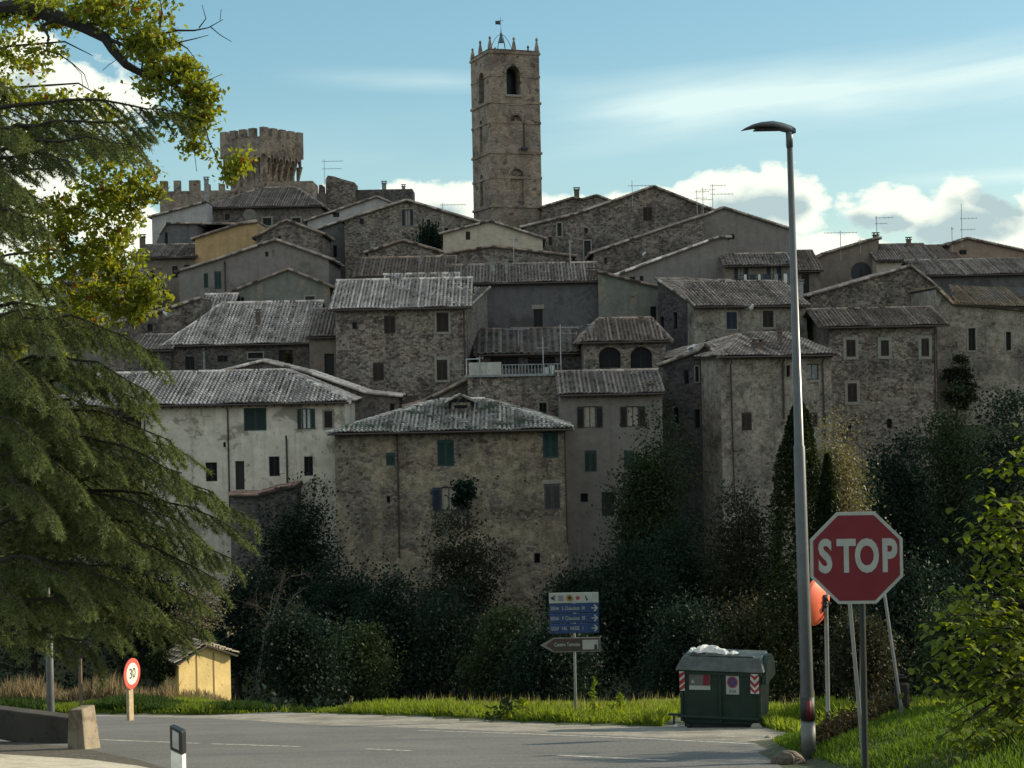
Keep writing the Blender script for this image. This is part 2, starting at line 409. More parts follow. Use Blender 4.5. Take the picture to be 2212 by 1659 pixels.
def ridge_cap(mb, A, B, rad=.13):
    A, B = Vector(A), Vector(B); L = (B-A).length; n = max(1, int(L/.45)); d = (B-A)/n
    for i in range(n):
        mb.tube([A+d*i, A+d*(i+1)+Vector((0,0,.0))], [rad*1.1, rad*.92], 6, tones[(i*17+int(L*31)) % 997]+.1)
class Bld:
    def __init__(s, name, label, cat, D, x0, x1, yb, yref, wall, D1=None, depth=9.0, tile=None, group=None, base=None):
        D1 = D if D1 is None else D1
        A = at(x0, yref, D); Bp = at(x1, yref, D1)
        s.t = Vector((Bp.x-A.x, Bp.y-A.y, 0)); s.W = s.t.length; s.t.normalize(); s.b = Vector((-s.t.y, s.t.x, 0))
        s.zb = at((x0+x1)/2, yb, (D+D1)/2).z if base is None else base
        s.zb = min(s.zb, G(A.x, A.y), G(Bp.x, Bp.y)) - .6
        s.O = Vector((A.x, A.y, s.zb)); s.depth = depth; s.wall = wall; s.tile = tile or T['grey']
        s.root = thing(name, label, cat, s.O, math.atan2(s.t.y, s.t.x), group)
        s.holes = []; s.D = D; s.lab = label; s.rs = random.Random(int(x0*7+D))
    def L(s, px, py, d=0.0):
        """photo position -> (s, z) on the plane d metres behind the front"""
        r = ray(px, py); o = Vector((0, 0, CH)); P = s.O + s.b*d
        k = (P-o).dot(s.b)/r.dot(s.b); X = o+r*k-s.O
        return X.dot(s.t), X.z
    # outline: list of (s,z) above base; holes from windows
    def front(s, out):
        polys = [[Vector((a, b, 0)) for a, b in out]] + [[Vector((a, b, 0)) for a, b in h] for h, dep in s.holes]
        mb = MB(); flat = [p for q in polys for p in q]
        tri = tessellate_polygon(polys); vs = [(p.x, 0, p.y) for p in flat]
        fs = []
        for t in tri:
            a, b, c = (flat[i] for i in t)
            cr = (b-a).cross(c-a).z
            if abs(cr) < 1e-7: continue
            fs.append(tuple(t) if cr > 0 else tuple(t[::-1]))
        mb.add(vs, fs)
        for h, dep in s.holes:
            n = len(h); cx = sum(a for a, b in h)/n; 
            v = [(a, 0, b) for a, b in h] + [(a, dep, b) for a, b in h]
            mb.add(v, [(i, (i+1) % n, n+(i+1) % n, n+i) for i in range(n)])
            mb.add([(a, dep, b) for a, b in h], [tuple(range(n))])
        return mb
    def sides(s, mb, out, dp=None):
        dp = dp or s.depth; n = len(out)
        v = [(a, 0, b) for a, b in out] + [(a, dp, b) for a, b in out]
        for i in range(n):
            j = (i+1) % n; mb.add([v[i], v[j], v[n+j], v[n+i]], [(0,3,2,1)])
        mb.add([(a, dp, b) for a, b in out], [tuple(range(n-1, -1, -1))])
    def win(s, x0, y0, x1, y1, kind='d', sh='brownsh', fr=0, sill=0, lint=0, dep=.24):
        a0, _ = s.L(x0, (y0+y1)/2); a1, _ = s.L(x1, (y0+y1)/2); _, zt = s.L((x0+x1)/2, y0); _, zb_ = s.L((x0+x1)/2, y1)
        s.winm(a0, a1, zb_, zt, kind, sh, fr, sill, lint, dep)
    def winm(s, a0, a1, z0, z1, kind='d', sh='brownsh', fr=0, sill=0, lint=0, dep=.24):
        s._w = getattr(s, '_w', []); w_, h_ = a1-a0, z1-z0
        if kind == 'o': ow = w_/4; i0, i1 = a0+ow, a1-ow
        else: i0, i1 = a0, a1
        if kind == 'a':
            hole = [(i0, z0), (i1, z0)]; r = (i1-i0)/2; zc = max(z0+.05, z1-r*.75)
            for k in range(0, 11):
                t = math.pi*k/10; hole.append(((i0+i1)/2+r*math.cos(t), zc+(z1-zc)*math.sin(t)))
        else: hole = [(i0, z0), (i1, z0), (i1, z1), (i0, z1)]
        s.holes.append((hole, dep if kind != 'n' else .10)); s._w.append((a0, a1, z0, z1, i0, i1, kind, sh, fr, sill, lint, dep, hole))
    def finish_windows(s):
        for (a0, a1, z0, z1, i0, i1, kind, sh, fr, sill, lint, dep, hole) in getattr(s, '_w', []):
            if kind == 'n': continue
            door = kind == 'door'
            mb = MB(); f = .055; y = dep-.07
            if kind == 'a':
                cx = (i0+i1)/2; mb.box((i0, y, z0), (i0+f, dep-.01, z1-.4)); mb.box((i1-f, y, z0), (i1, dep-.01, z1-.4)); mb.box((cx-.03, y, z0), (cx+.03, dep-.01, z1-.06)); mb.box((i0+f, y, z0), (cx-.03, dep-.01, z0+f)); mb.box((cx+.03, y, z0), (i1-f, dep-.01, z0+f))
            else:
                mb.box((i0, y, z0), (i0+f, dep-.01, z1)); mb.box((i1-f, y, z0), (i1, dep-.01, z1)); mb.box((i0+f, y, z1-f), (i1-f, dep-.01, z1)); mb.box((i0+f, y, z0), (i1-f, dep-.01, z0+f))
                if i1-i0 > .5: mb.box(((i0+i1)/2-.03, y-.01, z0+f), ((i0+i1)/2+.03, dep-.01, z1-f))
            wf = mb.build('door' if door else 'window', M['darksh'] if kind != 'o' else M['greysh'], s.root)
            ga = MB()
            if kind == 'a': ga.add([(a, dep-.03, b) for a, b in hole], [tuple(range(len(hole)))])
            else: ga.box((i0+f, dep-.04, z0+f), (i1-f, dep-.03, z1-f))
            ga.build('pane', M['glass'], wf)
            def leaf(b0, b1, yy, th=.04, tilt=0):
                q = MB(); q.box((b0+.01, yy-th, z0+.01), (b1-.01, yy, z1-.01))
                k = z0+.12
                while k < z1-.16:
                    q.add([(b0+.07, yy-th-.002, k+.05), (b1-.07, yy-th-.002, k+.05), (b1-.07, yy-th-.022, k), (b0+.07, yy-th-.022, k)], [(0,3,2,1), (0,1,2,3)]); k += .075
                q.build('shutter', M[sh], wf)
            if kind in ('s',):
                m_ = (i0+i1)/2
                if i1-i0 > .55: leaf(i0, m_, .06); leaf(m_, i1, .06)
                else: leaf(i0, i1, .06)
            if kind == 'o':
                leaf(a0, i0, -.03); leaf(i1, a1, -.03)
                c = MB(); wv = i1-i0; nn_ = 8
                for k in range(nn_):
                    u0 = i0+.06+(wv-.12)*k/nn_; u1 = i0+.06+(wv-.12)*(k+1)/nn_
                    if k in (3, 4) and sh in ('tealsh2', 'greensh'): continue
                    c.add([(u0, dep-.05-.02*(k % 2), z0+.06), (u1, dep-.05-.02*((k+1) % 2), z0+.06), (u1, dep-.05-.02*((k+1) % 2), z1-.06), (u0, dep-.05-.02*(k % 2), z1-.06)], [(0,1,2,3)])
                c.build('curtain', M['curtain'] if sh != 'greensh' else M['white'], wf)
            if door or kind == 'p':
                q = MB(); q.box((i0+f, dep-.07, z0+f), (i1-f, dep-.045, z1-f)); q.build('door_leaf' if door else 'panel', M[sh], wf)
            if fr:
                q = MB(); e = fr; o_ = -.045
                q.box((a0-e, o_, z0-e), (a0, .02, z1+e)); q.box((a1, o_, z0-e), (a1+e, .02, z1+e)); q.box((a0, o_, z1), (a1, .02, z1+e)); q.box((a0-.003, o_-.03, z0-e), (a1+.003, .02, z0))
                q.build('surround', M['pale'], wf)
            if lint:
                q = MB(); q.box((a0-.15, -.03, z1+.02), (a1+.15, .02, z1+.02+lint)); q.build('lintel', M['pale'], wf)
            if sill:
                q = MB(); q.box((a0-.1, -.09, z0-.09), (a1+.1, .02, z0)); q.build('sill', M['pale'], wf)
    def pipe(s, x, y0, y1, rad=.05, col='pipe', x1=None):
        a, z1 = s.L(x, y0); b, z0 = s.L(x1 or x, y1)
        mb = MB(); mb.tube([(b if x1 else a, -.09, z0), (a, -.09, z1-.3), (a, -.3, z1)], rad, 6)
        k = z0+1.2
        while k < z1-.5: mb.tube([(a, -.09, k), (a, -.09, k+.08)], rad*1.4, 6); k += 2.6
        mb.build('downpipe', M[col], s.root)
    def chimney(s, x0, x1, yt, yb, d, mat='brick', pot=False):
        a0, zt = s.L(x0, yt, d); a1, _ = s.L(x1, yt, d); _, z0 = s.L((x0+x1)/2, yb, d); w_ = a1-a0; m_ = (a0+a1)/2
        mb = MB(); z0 -= .8; mb.box((a0, d-w_*.4, z0), (a1, d+w_*.4, zt-.32)); mb.box((a0-.07, d-w_*.4-.07, zt-.32), (a1+.07, d+w_*.4+.07, zt-.22))
        for q in (a0+.04, a1-.12): mb.box((q, d-w_*.3, zt-.22), (q+.08, d+w_*.3, zt-.08))
        mb.box((a0-.1, d-w_*.45, zt-.08), (a1+.1, d+w_*.45, zt))
        par = getattr(s, 'roof', s.root)
        c = mb.build('chimney', M[mat], par)
        return c
    # roof types --------------------------------------------------------
    def eave(s, ye, yr, run, xa=None, xb=None, ov=.45, th=.10, sideov=.25, run2=None, gutter=True, tile_amp=.085, pitch=.27):
        """front eave at photo height ye, ridge seen at yr, run metres behind; hips when xa/xb given"""
        xm0, xm1 = s.L0, s.R0
        ze = s.L((xm0+xm1)/2, ye)[1]; zr = s.L((xm0+xm1)/2, yr, run)[1]
        a0 = 0.0; a1 = s.W; k = (zr-ze)/run; ze_ = ze
        out = [(a0, 0), (a1, 0), (a1, ze), (a0, ze)]
        run2 = run2 or run
        D2 = run+run2
        mb = s.front(out)
        # body sides and back with gable ends
        for a, sgn in ((a0, 0), (a1, 1)):
            hip = (xa if sgn == 0 else xb) is not None
            q = [(a, 0, 0), (a, 0, ze), (a, D2, ze), (a, D2, 0)] if hip else [(a, 0, 0), (a, 0, ze), (a, run, zr-.02), (a, D2, ze), (a, D2, 0)]
            mb.add(q, [tuple(range(len(q))) if sgn else tuple(range(len(q)-1, -1, -1))])
        mb.add([(a0, D2, 0), (a1, D2, 0), (a1, D2, ze), (a0, D2, ze)], [(3,2,1,0)])
        mb.build('wall', s.wall, s.root)
        ea, eb = a0-(min(ov,.4) if xa is not None else sideov), a1+(min(ov,.4) if xb is not None else sideov)
        za = ze - k*ov; off = th
        ra = s.L(xa, yr, run)[0] if xa is not None else ea
        rb = s.L(xb, yr, run)[0] if xb is not None else eb
        P0 = (ea, -ov, za+off); P1 = (eb, -ov, za+off); Q0 = (ra, run, zr+off); Q1 = (rb, run, zr+off)
        B0 = (ea, D2+ov, za+off); B1 = (eb, D2+ov, za+off)
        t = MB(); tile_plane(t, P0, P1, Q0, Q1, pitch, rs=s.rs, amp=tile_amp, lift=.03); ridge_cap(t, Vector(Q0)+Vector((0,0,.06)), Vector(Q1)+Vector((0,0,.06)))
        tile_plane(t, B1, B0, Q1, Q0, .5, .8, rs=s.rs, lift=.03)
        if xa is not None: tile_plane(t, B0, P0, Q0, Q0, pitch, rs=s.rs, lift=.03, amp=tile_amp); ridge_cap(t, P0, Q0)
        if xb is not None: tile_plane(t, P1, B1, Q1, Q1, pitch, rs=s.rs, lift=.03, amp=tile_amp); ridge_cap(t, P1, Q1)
        s.roof = t.build('roof', s.tile, s.root)
        u = MB(); slab(u, P0, P1, Q0, Q1, th); slab(u, B1, B0, Q1, Q0, th)
        if xa is not None: slab(u, B0, P0, Q0, Q0, th)
        if xb is not None: slab(u, P1, B1, Q1, Q1, th)
        x = ea+.2
        while x < eb-.1:
            if a0 < x < a1: u.hexa([(x, -ov+.06, za-.12), (x+.09, -ov+.06, za-.12), (x+.09, .05, za-.12+k*ov), (x, .05, za-.12+k*ov), (x, -ov+.06, za-.002), (x+.09, -ov+.06, za-.002), (x+.09, .05, za+k*ov-.002), (x, .05, za+k*ov-.002)])
            x += .55
        u.build('roof_boards', M['wood'], s.roof)
        if gutter:
            g = MB(); g.tube([(ea+.05, -ov-.07, za+.05), (eb-.05, -ov-.07, za+.05)], .07, 6); g.build('gutter', M['pipe'], s.roof)
        s.ze = ze; s.zr = zr; s.finish_windows()
    def gable(s, pts, ov=.28, th=.09, sideov=.35, top=None, pitch=.27, roof=True, wallclose=True):
        """front wall whose top line follows the photo points; roof slabs over every stretch not steeper than 55 degrees"""
        tp = [s.L(x, y) for x, y in pts]
        a0, a1 = tp[0][0], tp[-1][0]
        out = [(a0, 0), (a1, 0)] + [p for p in reversed(tp)]
        mb = s.front(out); s.sides(mb, out); mb.build('wall', s.wall, s.root)
        if roof:
            t = MB(); u = MB()
            for i in range(len(tp)-1):
                (x0, z0), (x1, z1) = tp[i], tp[i+1]
                if x1-x0 < .15 or abs(z1-z0) > 1.6*(x1-x0): continue
                k = (z1-z0)/(x1-x0); e0 = sideov if i == 0 and k >= -.02 else 0; e1 = sideov if i == len(tp)-2 and k <= .02 else 0
                if i == 0 and k < -.02: e0 = .05
                xa_, za_ = x0-e0, z0-k*e0+th; xb_, zb_ = x1+e1, z1+k*e1+th
                dp = s.depth
                if k >= 0:   # eave left
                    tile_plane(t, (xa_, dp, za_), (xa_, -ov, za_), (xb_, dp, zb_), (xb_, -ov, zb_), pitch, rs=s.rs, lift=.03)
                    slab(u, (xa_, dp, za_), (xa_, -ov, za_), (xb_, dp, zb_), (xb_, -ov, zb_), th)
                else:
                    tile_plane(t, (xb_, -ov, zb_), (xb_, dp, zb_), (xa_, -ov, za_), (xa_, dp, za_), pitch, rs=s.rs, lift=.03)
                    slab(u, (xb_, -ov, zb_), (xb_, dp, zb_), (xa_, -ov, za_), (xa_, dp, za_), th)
                # verge tiles along the front edge
                ridge_cap(t, (xa_, -ov+.05, za_+.05), (xb_, -ov+.05, zb_+.05), .10)
            s.roof = t.build('roof', s.tile, s.root); u.build('roof_boards', M['wood'], s.roof)
        s.finish_windows()
    def flat(s, ytop, cap=True):
        z = s.L((s.L0+s.R0)/2, ytop)[1]; out = [(0, 0), (s.W, 0), (s.W, z), (0, z)]
        mb = s.front(out); s.sides(mb, out); mb.build('wall', s.wall, s.root); s.ztop = z
        s.finish_windows()
def B(name, label, cat, D, x0, x1, yb, yref, wall, **k):
    b = Bld(name, label, cat, D, x0, x1, yb, yref, wall, **k); b.L0 = x0; b.R0 = x1; return b
T = dict(grey=tilem((0.247,0.202,0.171)), light=tilem((0.457,0.397,0.355)), brown=tilem((0.210,0.157,0.125)), dark=tilem((0.136,0.108,0.092)),
         mossy=tilem((0.383,0.349,0.308), .35, (0.044,0.066,0.027)), orange=tilem((0.235,0.168,0.105), .2, (0.086,0.084,0.039)), red=tilem((0.235,0.150,0.119)))
S = dict(a=stone((0.188,0.158,0.133), .55, cell=4.0), b=stone((0.213,0.180,0.148), .6, .3, (0.300,0.262,0.215)), c=stone((0.174,0.152,0.133), .45, .35, (0.237,0.210,0.185), 5.8),
         d=stone((0.124,0.110,0.101), .4, .2, (0.163,0.146,0.133)), yel=stone((0.225,0.186,0.143), .45, .5, (0.375,0.302,0.204)), lt=stone((0.237,0.204,0.166), .4, .62, (0.362,0.315,0.252)),
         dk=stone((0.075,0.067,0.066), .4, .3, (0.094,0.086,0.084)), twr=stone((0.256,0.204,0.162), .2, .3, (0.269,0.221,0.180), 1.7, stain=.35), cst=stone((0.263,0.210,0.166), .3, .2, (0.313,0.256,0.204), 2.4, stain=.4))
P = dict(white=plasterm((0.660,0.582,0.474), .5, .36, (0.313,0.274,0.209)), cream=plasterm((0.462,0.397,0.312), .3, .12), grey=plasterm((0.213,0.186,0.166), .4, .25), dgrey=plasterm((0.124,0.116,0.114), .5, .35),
         lgrey=plasterm((0.375,0.350,0.335), .3, .2), yellow=plasterm((0.445,0.300,0.144), .4, .15), brown=plasterm((0.200,0.158,0.125), .4, .3), pink=plasterm((0.275,0.192,0.148), .3, .2), house3=plasterm((0.194,0.169,0.148), .35, .1),
         green=plasterm((0.163,0.164,0.138), .5, .4, (0.250,0.198,0.143)))
HG = 'houses of the hill town'
# ---- front row
h = B('plaster_house', 'long pale plastered house with green shutters, lowest at the left', 'house', 105, 305, 745, 1150, 900, P['white'], tile=T['light'], group=HG)
for a in [(526.6,881,575.5,930.5,'s','greensh'),(642,882.6,681,927,'o','greensh'),(700.7,888,718,924,'s','brownsh',.12),(444,998.8,469,1040,'d'),(581,986,604,1029,'d'),(657,986,676,1028,'d')]: h.win(*a)
h.win(508.5,996,528,1058,'door','darksh'); h.win(439,898,460,927,'n'); 
h.win(482,955,488,966,'d'); h.win(534,1003,540,1008,'n')
h.eave(869, 806, 5.6, xa=None, xb=620, ov=.6, sideov=4.2)
h.pipe(492,880,1100); h.pipe(619,941,1048,.06); h.pipe(312,895,1070)
h = B('lean_to_shed', 'low lean-to with a worn terracotta tile roof against the pale plastered house', 'outbuilding', 102.6, 497, 640, 1120, 1060, S['d'], tile=T['red'], depth=2.3)
h.gable([(497,1072),(560,1072),(600,1060),(640,1052)], ov=.3)
h = B('stone_house', 'big yellowish stone house with teal shutters and a hipped mossy roof', 'house', 100, 722, 1222, 1320, 925, S['yel'], tile=T['mossy'], group=HG)
h.win(834,978,853,1006,'s','tealsh'); h.win(944.6,950,981,1007,'s','tealsh'); h.win(1172.6,932,1206,989,'s','tealsh',.0,0,.25); h.win(1176,1045.5,1210,1101,'s','greysh',0,0,.25)
h.win(934,1052,1005,1103,'o','bluesh'); h.win(1154,1195,1167,1217,'d'); h.win(835,1072,843,1086,'d'); h.win(885,998,893,1004,'n')
h.eave(929, 868, 6.2, xa=950, xb=1048, ov=.6)
h.pipe(858,930,1205,x1=863); h.pipe(1220,925,1175,x1=1226)
dm = MB(); a0, z0 = h.L(975, 886, 3.6); a1, z1 = h.L(1015, 866, 3.6); dm.box((a0, 3.6, z0-.6), (a1, 6.0, z1-.1)); d_ = dm.build('dormer', S['b'], h.roof)
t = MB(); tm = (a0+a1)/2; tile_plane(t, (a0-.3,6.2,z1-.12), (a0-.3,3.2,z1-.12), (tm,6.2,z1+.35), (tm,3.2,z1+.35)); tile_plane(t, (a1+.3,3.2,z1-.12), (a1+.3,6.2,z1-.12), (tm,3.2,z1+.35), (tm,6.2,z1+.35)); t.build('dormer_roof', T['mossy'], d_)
t = MB(); t.box((tm-.4, 3.54, z0+.1), (tm+.4, 3.61, z1-.25)); t.build('dormer_window', M['glass'], d_)
h = B('plain_house', 'plain grey-brown rendered house with dark open shutters', 'house', 105, 1210, 1430, 1300, 850, P['house3'], group=HG, tile=T['grey'])
h.win(1246.5,877.5,1302,924,'o','darksh'); h.win(1340,877.5,1394,922,'o','darksh'); h.win(1263,973,1289,1019,'s','greensh'); h.win(1254,1066,1270,1085,'d'); h.win(1300,1063,1327,1115,'door','darksh'); h.win(1348,973,1370,1015,'s','greensh')
h.eave(850, 806, 4.5, ov=.45, sideov=.2); h.chimney(1396,1412,826,850,.8)
h = B('tall_stone_house', 'tall pale stained stone house with three long rusty downpipes, behind the street lamp', 'house', 108, 1556, 1795, 1110, 768, S['lt'], D1=110.5, depth=13, group=HG, tile=T['grey'])
h.win(1602,891,1624,930,'s','brownsh'); h.win(1743,786,1769,820,'p','greych'); h.win(1745,826,1768,845,'n'); h.win(1747,891,1766,922,'s','brownsh'); h.win(1698,789,1707,814,'d','white',.08); h.win(1610,786,1626,806,'n')
h.eave(768, 724, 6.0, xa=1600, xb=1700, ov=.5); h.chimney(1626,1646,732,762,1.2,'brick'); h.chimney(1680,1688,708,740,3,'brick')
h.pipe(1577,780,1085,x1=1586); h.pipe(1690,775,905,.07); h.pipe(1775,775,945,.06,x1=1781)
h = B('shaded_house', 'dark shaded narrow house wedged between the plain house and the tall stone house', 'house', 112, 1432, 1552, 1120, 790, S['dk'], D1=110.5, depth=9, group=HG, tile=T['grey'])  # shaded side facade, its shade put into the dark stone colour
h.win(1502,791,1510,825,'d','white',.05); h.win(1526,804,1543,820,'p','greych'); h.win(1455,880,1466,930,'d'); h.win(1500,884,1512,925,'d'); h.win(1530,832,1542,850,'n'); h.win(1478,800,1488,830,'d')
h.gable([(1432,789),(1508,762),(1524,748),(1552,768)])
h = B('framed_window_house', 'square stone house whose windows have pale stone frames, right of the street lamp', 'house', 122, 1792, 2022, 1000, 702, S['b'], depth=9, group=HG, tile=T['brown'])
for a in [(1828,734,1848,770.6),(1902.6,735,1920,769),(1990,731,2006.5,770),(1831,828,1851,868)]: h.win(*a, 's', 'brownsh', .22)
h.win(1916,905,1927,925,'d'); h.win(1832,918,1839,926,'d')
h.eave(704, 670, 4.5, ov=.5, sideov=.9); h.pipe(2018,715,880,.06)
h = B('terrace_house', 'stone house with a white-railed roof terrace between the two front hipped roofs', 'house', 110, 1010, 1214, 1000, 815, S['b'], depth=5.5, group=HG)
h.win(1165,870,1181,892,'d','darksh',.12); h.win(1083,880,1090,886,'n')
h.flat(813)
mb = MB(); mb.box((-.25, -.25, h.ztop), (h.W+.1, 5.4, h.ztop+.14)); mb.build('terrace_slab', M['greych'], h.root)
mb = MB(); zt = h.ztop+.14
for x0, x1 in ((.1, 2.3),): mb.box((x0, .05, zt), (x1, .15, zt+.85))
mb.build('parapet', plasterm((.42,.40,.35), .5, .3), h.root)
mb = MB(); x = 2.35
while x < h.W-.2: mb.box((x, .08, zt), (x+.06, .12, zt+.62)); x += .22
mb.box((2.3, .06, zt+.62), (h.W-.1, .14, zt+.68)); mb.build('railing', M['greych'], h.root)
for nm, lab, xx, w_, hh, mat in (('plant_pot', 'pale plant pot by the right end of the roof terrace', 1192, .3, .55, 'white'), ('storage_box', 'small white box on the roof terrace', 1180, .35, .45, 'white'), ('washing_stand', 'white clothes stand at the left end of the roof terrace', 1022, .9, 1.1, 'white')):
    a, z = h.L(xx, 800, .8); p = h.O+h.t*a+h.b*.8+Vector((0,0,zt)); q = MB()
    if nm == 'plant_pot': q.tube([(0,0,0),(0,0,hh*.9),(0,0,hh)], [w_*.35, w_*.5, w_*.56], 10)
    elif nm == 'storage_box': q.box((-w_/2,-w_/2,0),(w_/2,w_/2,hh*.9)); q.box((-w_/2-.03,-w_/2-.03,hh*.9),(w_/2+.03,w_/2+.03,hh))
    else:
        for sx_ in (-w_/2, w_/2): q.tube([(sx_,-.2,0),(sx_,.2,hh)], .03, 6); q.tube([(sx_,.2,0),(sx_,-.2,hh)], .03, 6)
        for k in range(5): q.tube([(-w_/2,-.2+.1*k,hh-.02*(k%2)),(w_/2,-.2+.1*k,hh-.02*(k%2))], .02, 5)
    o = q.build(nm, M[mat]); o.location = p; tag(o, lab, nm.replace('_', ' '))
h = B('arched_loggia_house', 'stone house with two dark arched loggia openings under a hipped roof', 'house', 116, 1260, 1438, 880, 738, S['b'], depth=8, group=HG, tile=T['brown'])
h.win(1293.7,750,1341,795,'a',dep=.6); h.win(1362,750,1409,795,'a',dep=.6)
h.eave(737, 692, 4.2, xa=1292, xb=1408, ov=.4); h.chimney(1380,1388,684,700,3,'brick'); h.chimney(1271,1281,700,735,1.2,'greych')
h = B('low_barn', 'low dark-roofed building with an open front behind the roof terrace', 'outbuilding', 120, 1030, 1262, 850, 762, S['d'], depth=8, group=HG, tile=T['dark'])
h.win(1060,772,1120,796,'d','darksh',dep=.8); h.win(1140,772,1200,796,'d','darksh',dep=.8)
h.eave(762, 714, 4.5, ov=.5, pitch=.5, tile_amp=.09)
h = B('small_gabled_house', 'low stone house with a pale verge, its gable just behind the long pale plastered house', 'house', 112, 440, 860, 1000, 860, S['c'], depth=4.5, group=HG, tile=T['light'])
h.win(511,796,526,817,'d','darksh',.12); h.win(842,872,852,892,'d')
h.gable([(440,815),(568,783),(660,806),(792,852),(860,858)])
h = B('dim_stone_house', 'dim stone building with a single sloping roof edge below the four-window stone house', 'house', 113, 880, 1012, 1000, 860, S['c'], depth=4.5, group=HG, tile=T['brown'])
h.gable([(880,880),(909,874),(1012,822)]); h.chimney(876,897,848,872,1.5,'brick')
# ---- second row
h = B('stone_house', 'square rubble stone house with four brown shuttered windows in the centre of the town', 'house', 118, 724, 1006, 900, 662, S['b'], depth=9, group=HG, tile=T['light'])
h.win(829.6,682,854,720.7,'s'); h.win(943,675,969,717,'s','brownsh',.14); h.win(760.6,696,770.7,711,'d'); h.win(805.6,783,829,822,'s'); h.win(943.5,777,966.5,821,'s','brownsh',.16,0,.2)
h.eave(664, 608, 5.2, ov=.5, sideov=.45); h.pipe(1002,672,850,.06)
a = h.L(1012, 660)[0]
h = B('side_wing', 'narrow stone wing receding at the right side of the square rubble stone house', 'house wing', 119.5, 1009, 1052, 800, 660, S['c'], D1=128, depth=5, group=HG, tile=T['grey'])
h.gable([(1009,664),(1052,624)])
h = B('dark_alley_house', 'narrow brown-grey house with a dark doorway beside the square rubble stone house', 'house', 121, 668, 727, 880, 735, P['brown'], depth=8, group=HG, tile=T['grey'])
h.win(701,764,722,820,'door','darksh'); h.eave(728, 672, 4.8, ov=.3)
h = B('long_roofed_house', 'long house with a broad rippling tiled roof above the pale plastered house', 'house', 125, 364, 670, 860, 742, S['c'], depth=10, group=HG, tile=T['light'])
h.win(602,756,632,790,'d'); h.win(470,768,492,782,'d'); h.win(536,762,568,774,'d','darksh',.1); h.win(400,770,420,800,'d')
h.eave(742, 658, 7.5, xa=480, xb=None, ov=.45); h.pipe(441,752,815,.1,'greych'); h.chimney(552,562,668,690,3,'brick')
h = B('low_tiled_house', 'low house with a short tiled roof left of the long rippling roof', 'house', 124, 287, 368, 860, 757, S['d'], depth=7, group=HG, tile=T['grey'])
h.win(322,766,340,778,'d'); h.eave(757, 728, 3.5, ov=.4)
h = B('gabled_stone_house', 'stone house with one long roof edge falling to the left beside the oak leaves', 'house', 131, 229, 436, 860, 700, S['a'], depth=9, group=HG, tile=T['grey'])
h.win(318,700,330,716,'d'); h.win(268,728,276,740,'d'); h.gable([(229,705),(300,690),(433,647),(436,647)])
h = B('small_roofed_house', 'house with small steep corrugated tiled roof in front of the green-shuttered gable', 'house', 133, 430, 492, 800, 690, S['c'], depth=8, group=HG, tile=T['light'])
h.eave(690, 640, 4.2, ov=.3)
h = B('plaster_gable_house', 'dark plastered gable with a small brown shuttered opening, left of the dark alley', 'house', 138, 489, 712, 800, 640, P['green'], depth=10, group=HG, tile=T['brown'])
h.win(660,640,680,672,'s','brownsh',.12); h.win(503,646,512,660,'d'); h.win(520,642,527,660,'d'); h.gable([(489,637),(623,584),(712,620)])
h = B('green_shuttered_gable_house', 'wide grey gable with green-shuttered windows, under the ochre yellow house', 'house', 148, 387, 710, 760, 600, P['grey'], depth=10, group=HG, tile=T['grey'])
h.win(463,586,478,625,'s','greensh'); h.win(440,590,450,622,'s','greensh'); h.win(572.5,544,580,554,'d'); h.win(588,540,593,552,'n'); h.gable([(387,588),(470,563),(579,526),(598,521),(710,561)]); h.pipe(486,565,640,.07)
h.win(430,600,434,630,'n')
h = B('yellow_house', 'ochre yellow plastered house high at the left of the town', 'house', 160, 421, 556, 700, 520, P['yellow'], depth=8, group=HG, tile=T['brown'])
h.gable([(421,517),(516,487),(556,482)])
h = B('small_stone_gable_house', 'small brown stone gable just right of the ochre yellow house', 'house', 157, 553, 695, 700, 510, S['a'], depth=8, group=HG, tile=T['brown'])
h.win(600,510,606,520,'d'); h.gable([(553,514),(619,478),(695,506)])
h = B('brown_walled_house', 'brown-walled house with a low grey roof beside the oak leaves at the left', 'house', 160, 290, 422, 760, 555, P['brown'], depth=9, group=HG, tile=T['grey'])
h.win(372,575,384,600,'d'); h.win(398,572,410,590,'d'); h.win(330,580,350,600,'n')
h.eave(556, 532, 5, ov=.5); h.chimney(302,313,506,531,3,'brick')
h = B('grey_house', 'dark grey house with a tall slit window below the white plastered gable', 'house', 167, 338, 425, 700, 500, P['dgrey'], depth=9, group=HG, tile=T['grey'])
h.win(355.6,502,362.6,530,'d'); h.gable([(338,522),(345,508),(360,485),(425,485)])
h = B('long_grey_house', 'long low dark house wall beneath the hipped roof by the castle', 'house', 170, 420, 556, 700, 500, S['d'], depth=9, group=HG, tile=T['grey'])
h.win(522,470,530,480,'p','white'); h.gable([(420,486),(520,486),(556,480)])
h = B('white_gable_house', 'white and grey plastered gable at the far left of the town under the battlements', 'house', 176, 328, 446, 700, 460, P['lgrey'], depth=9, group=HG, tile=T['grey'])
h.gable([(328,470),(446,438)])
h = B('hipped_roof_house', 'grey house with a broad hipped roof just below the castle tower', 'house', 180, 446, 692, 700, 450, S['c'], depth=12, group=HG, tile=T['grey'])
h.win(568,471,586,487,'d','darksh',.18); h.win(631,471,649,487,'d','darksh',.18); h.win(486,462,496,476,'d')
h.eave(446, 409, 7.5, xa=560, xb=640, ov=.6); h.chimney(441,450,382,450,1.5,'greych')
h = B('pale_roof_wall_house', 'light grey plastered gable wall with a long slope, left of the shuttered stone gable', 'house', 178, 664, 852, 700, 460, P['lgrey'], depth=9, group=HG, tile=T['grey'])
h.win(719,459,733,469,'d'); h.gable([(664,478),(700,466),(815,427),(852,443)])
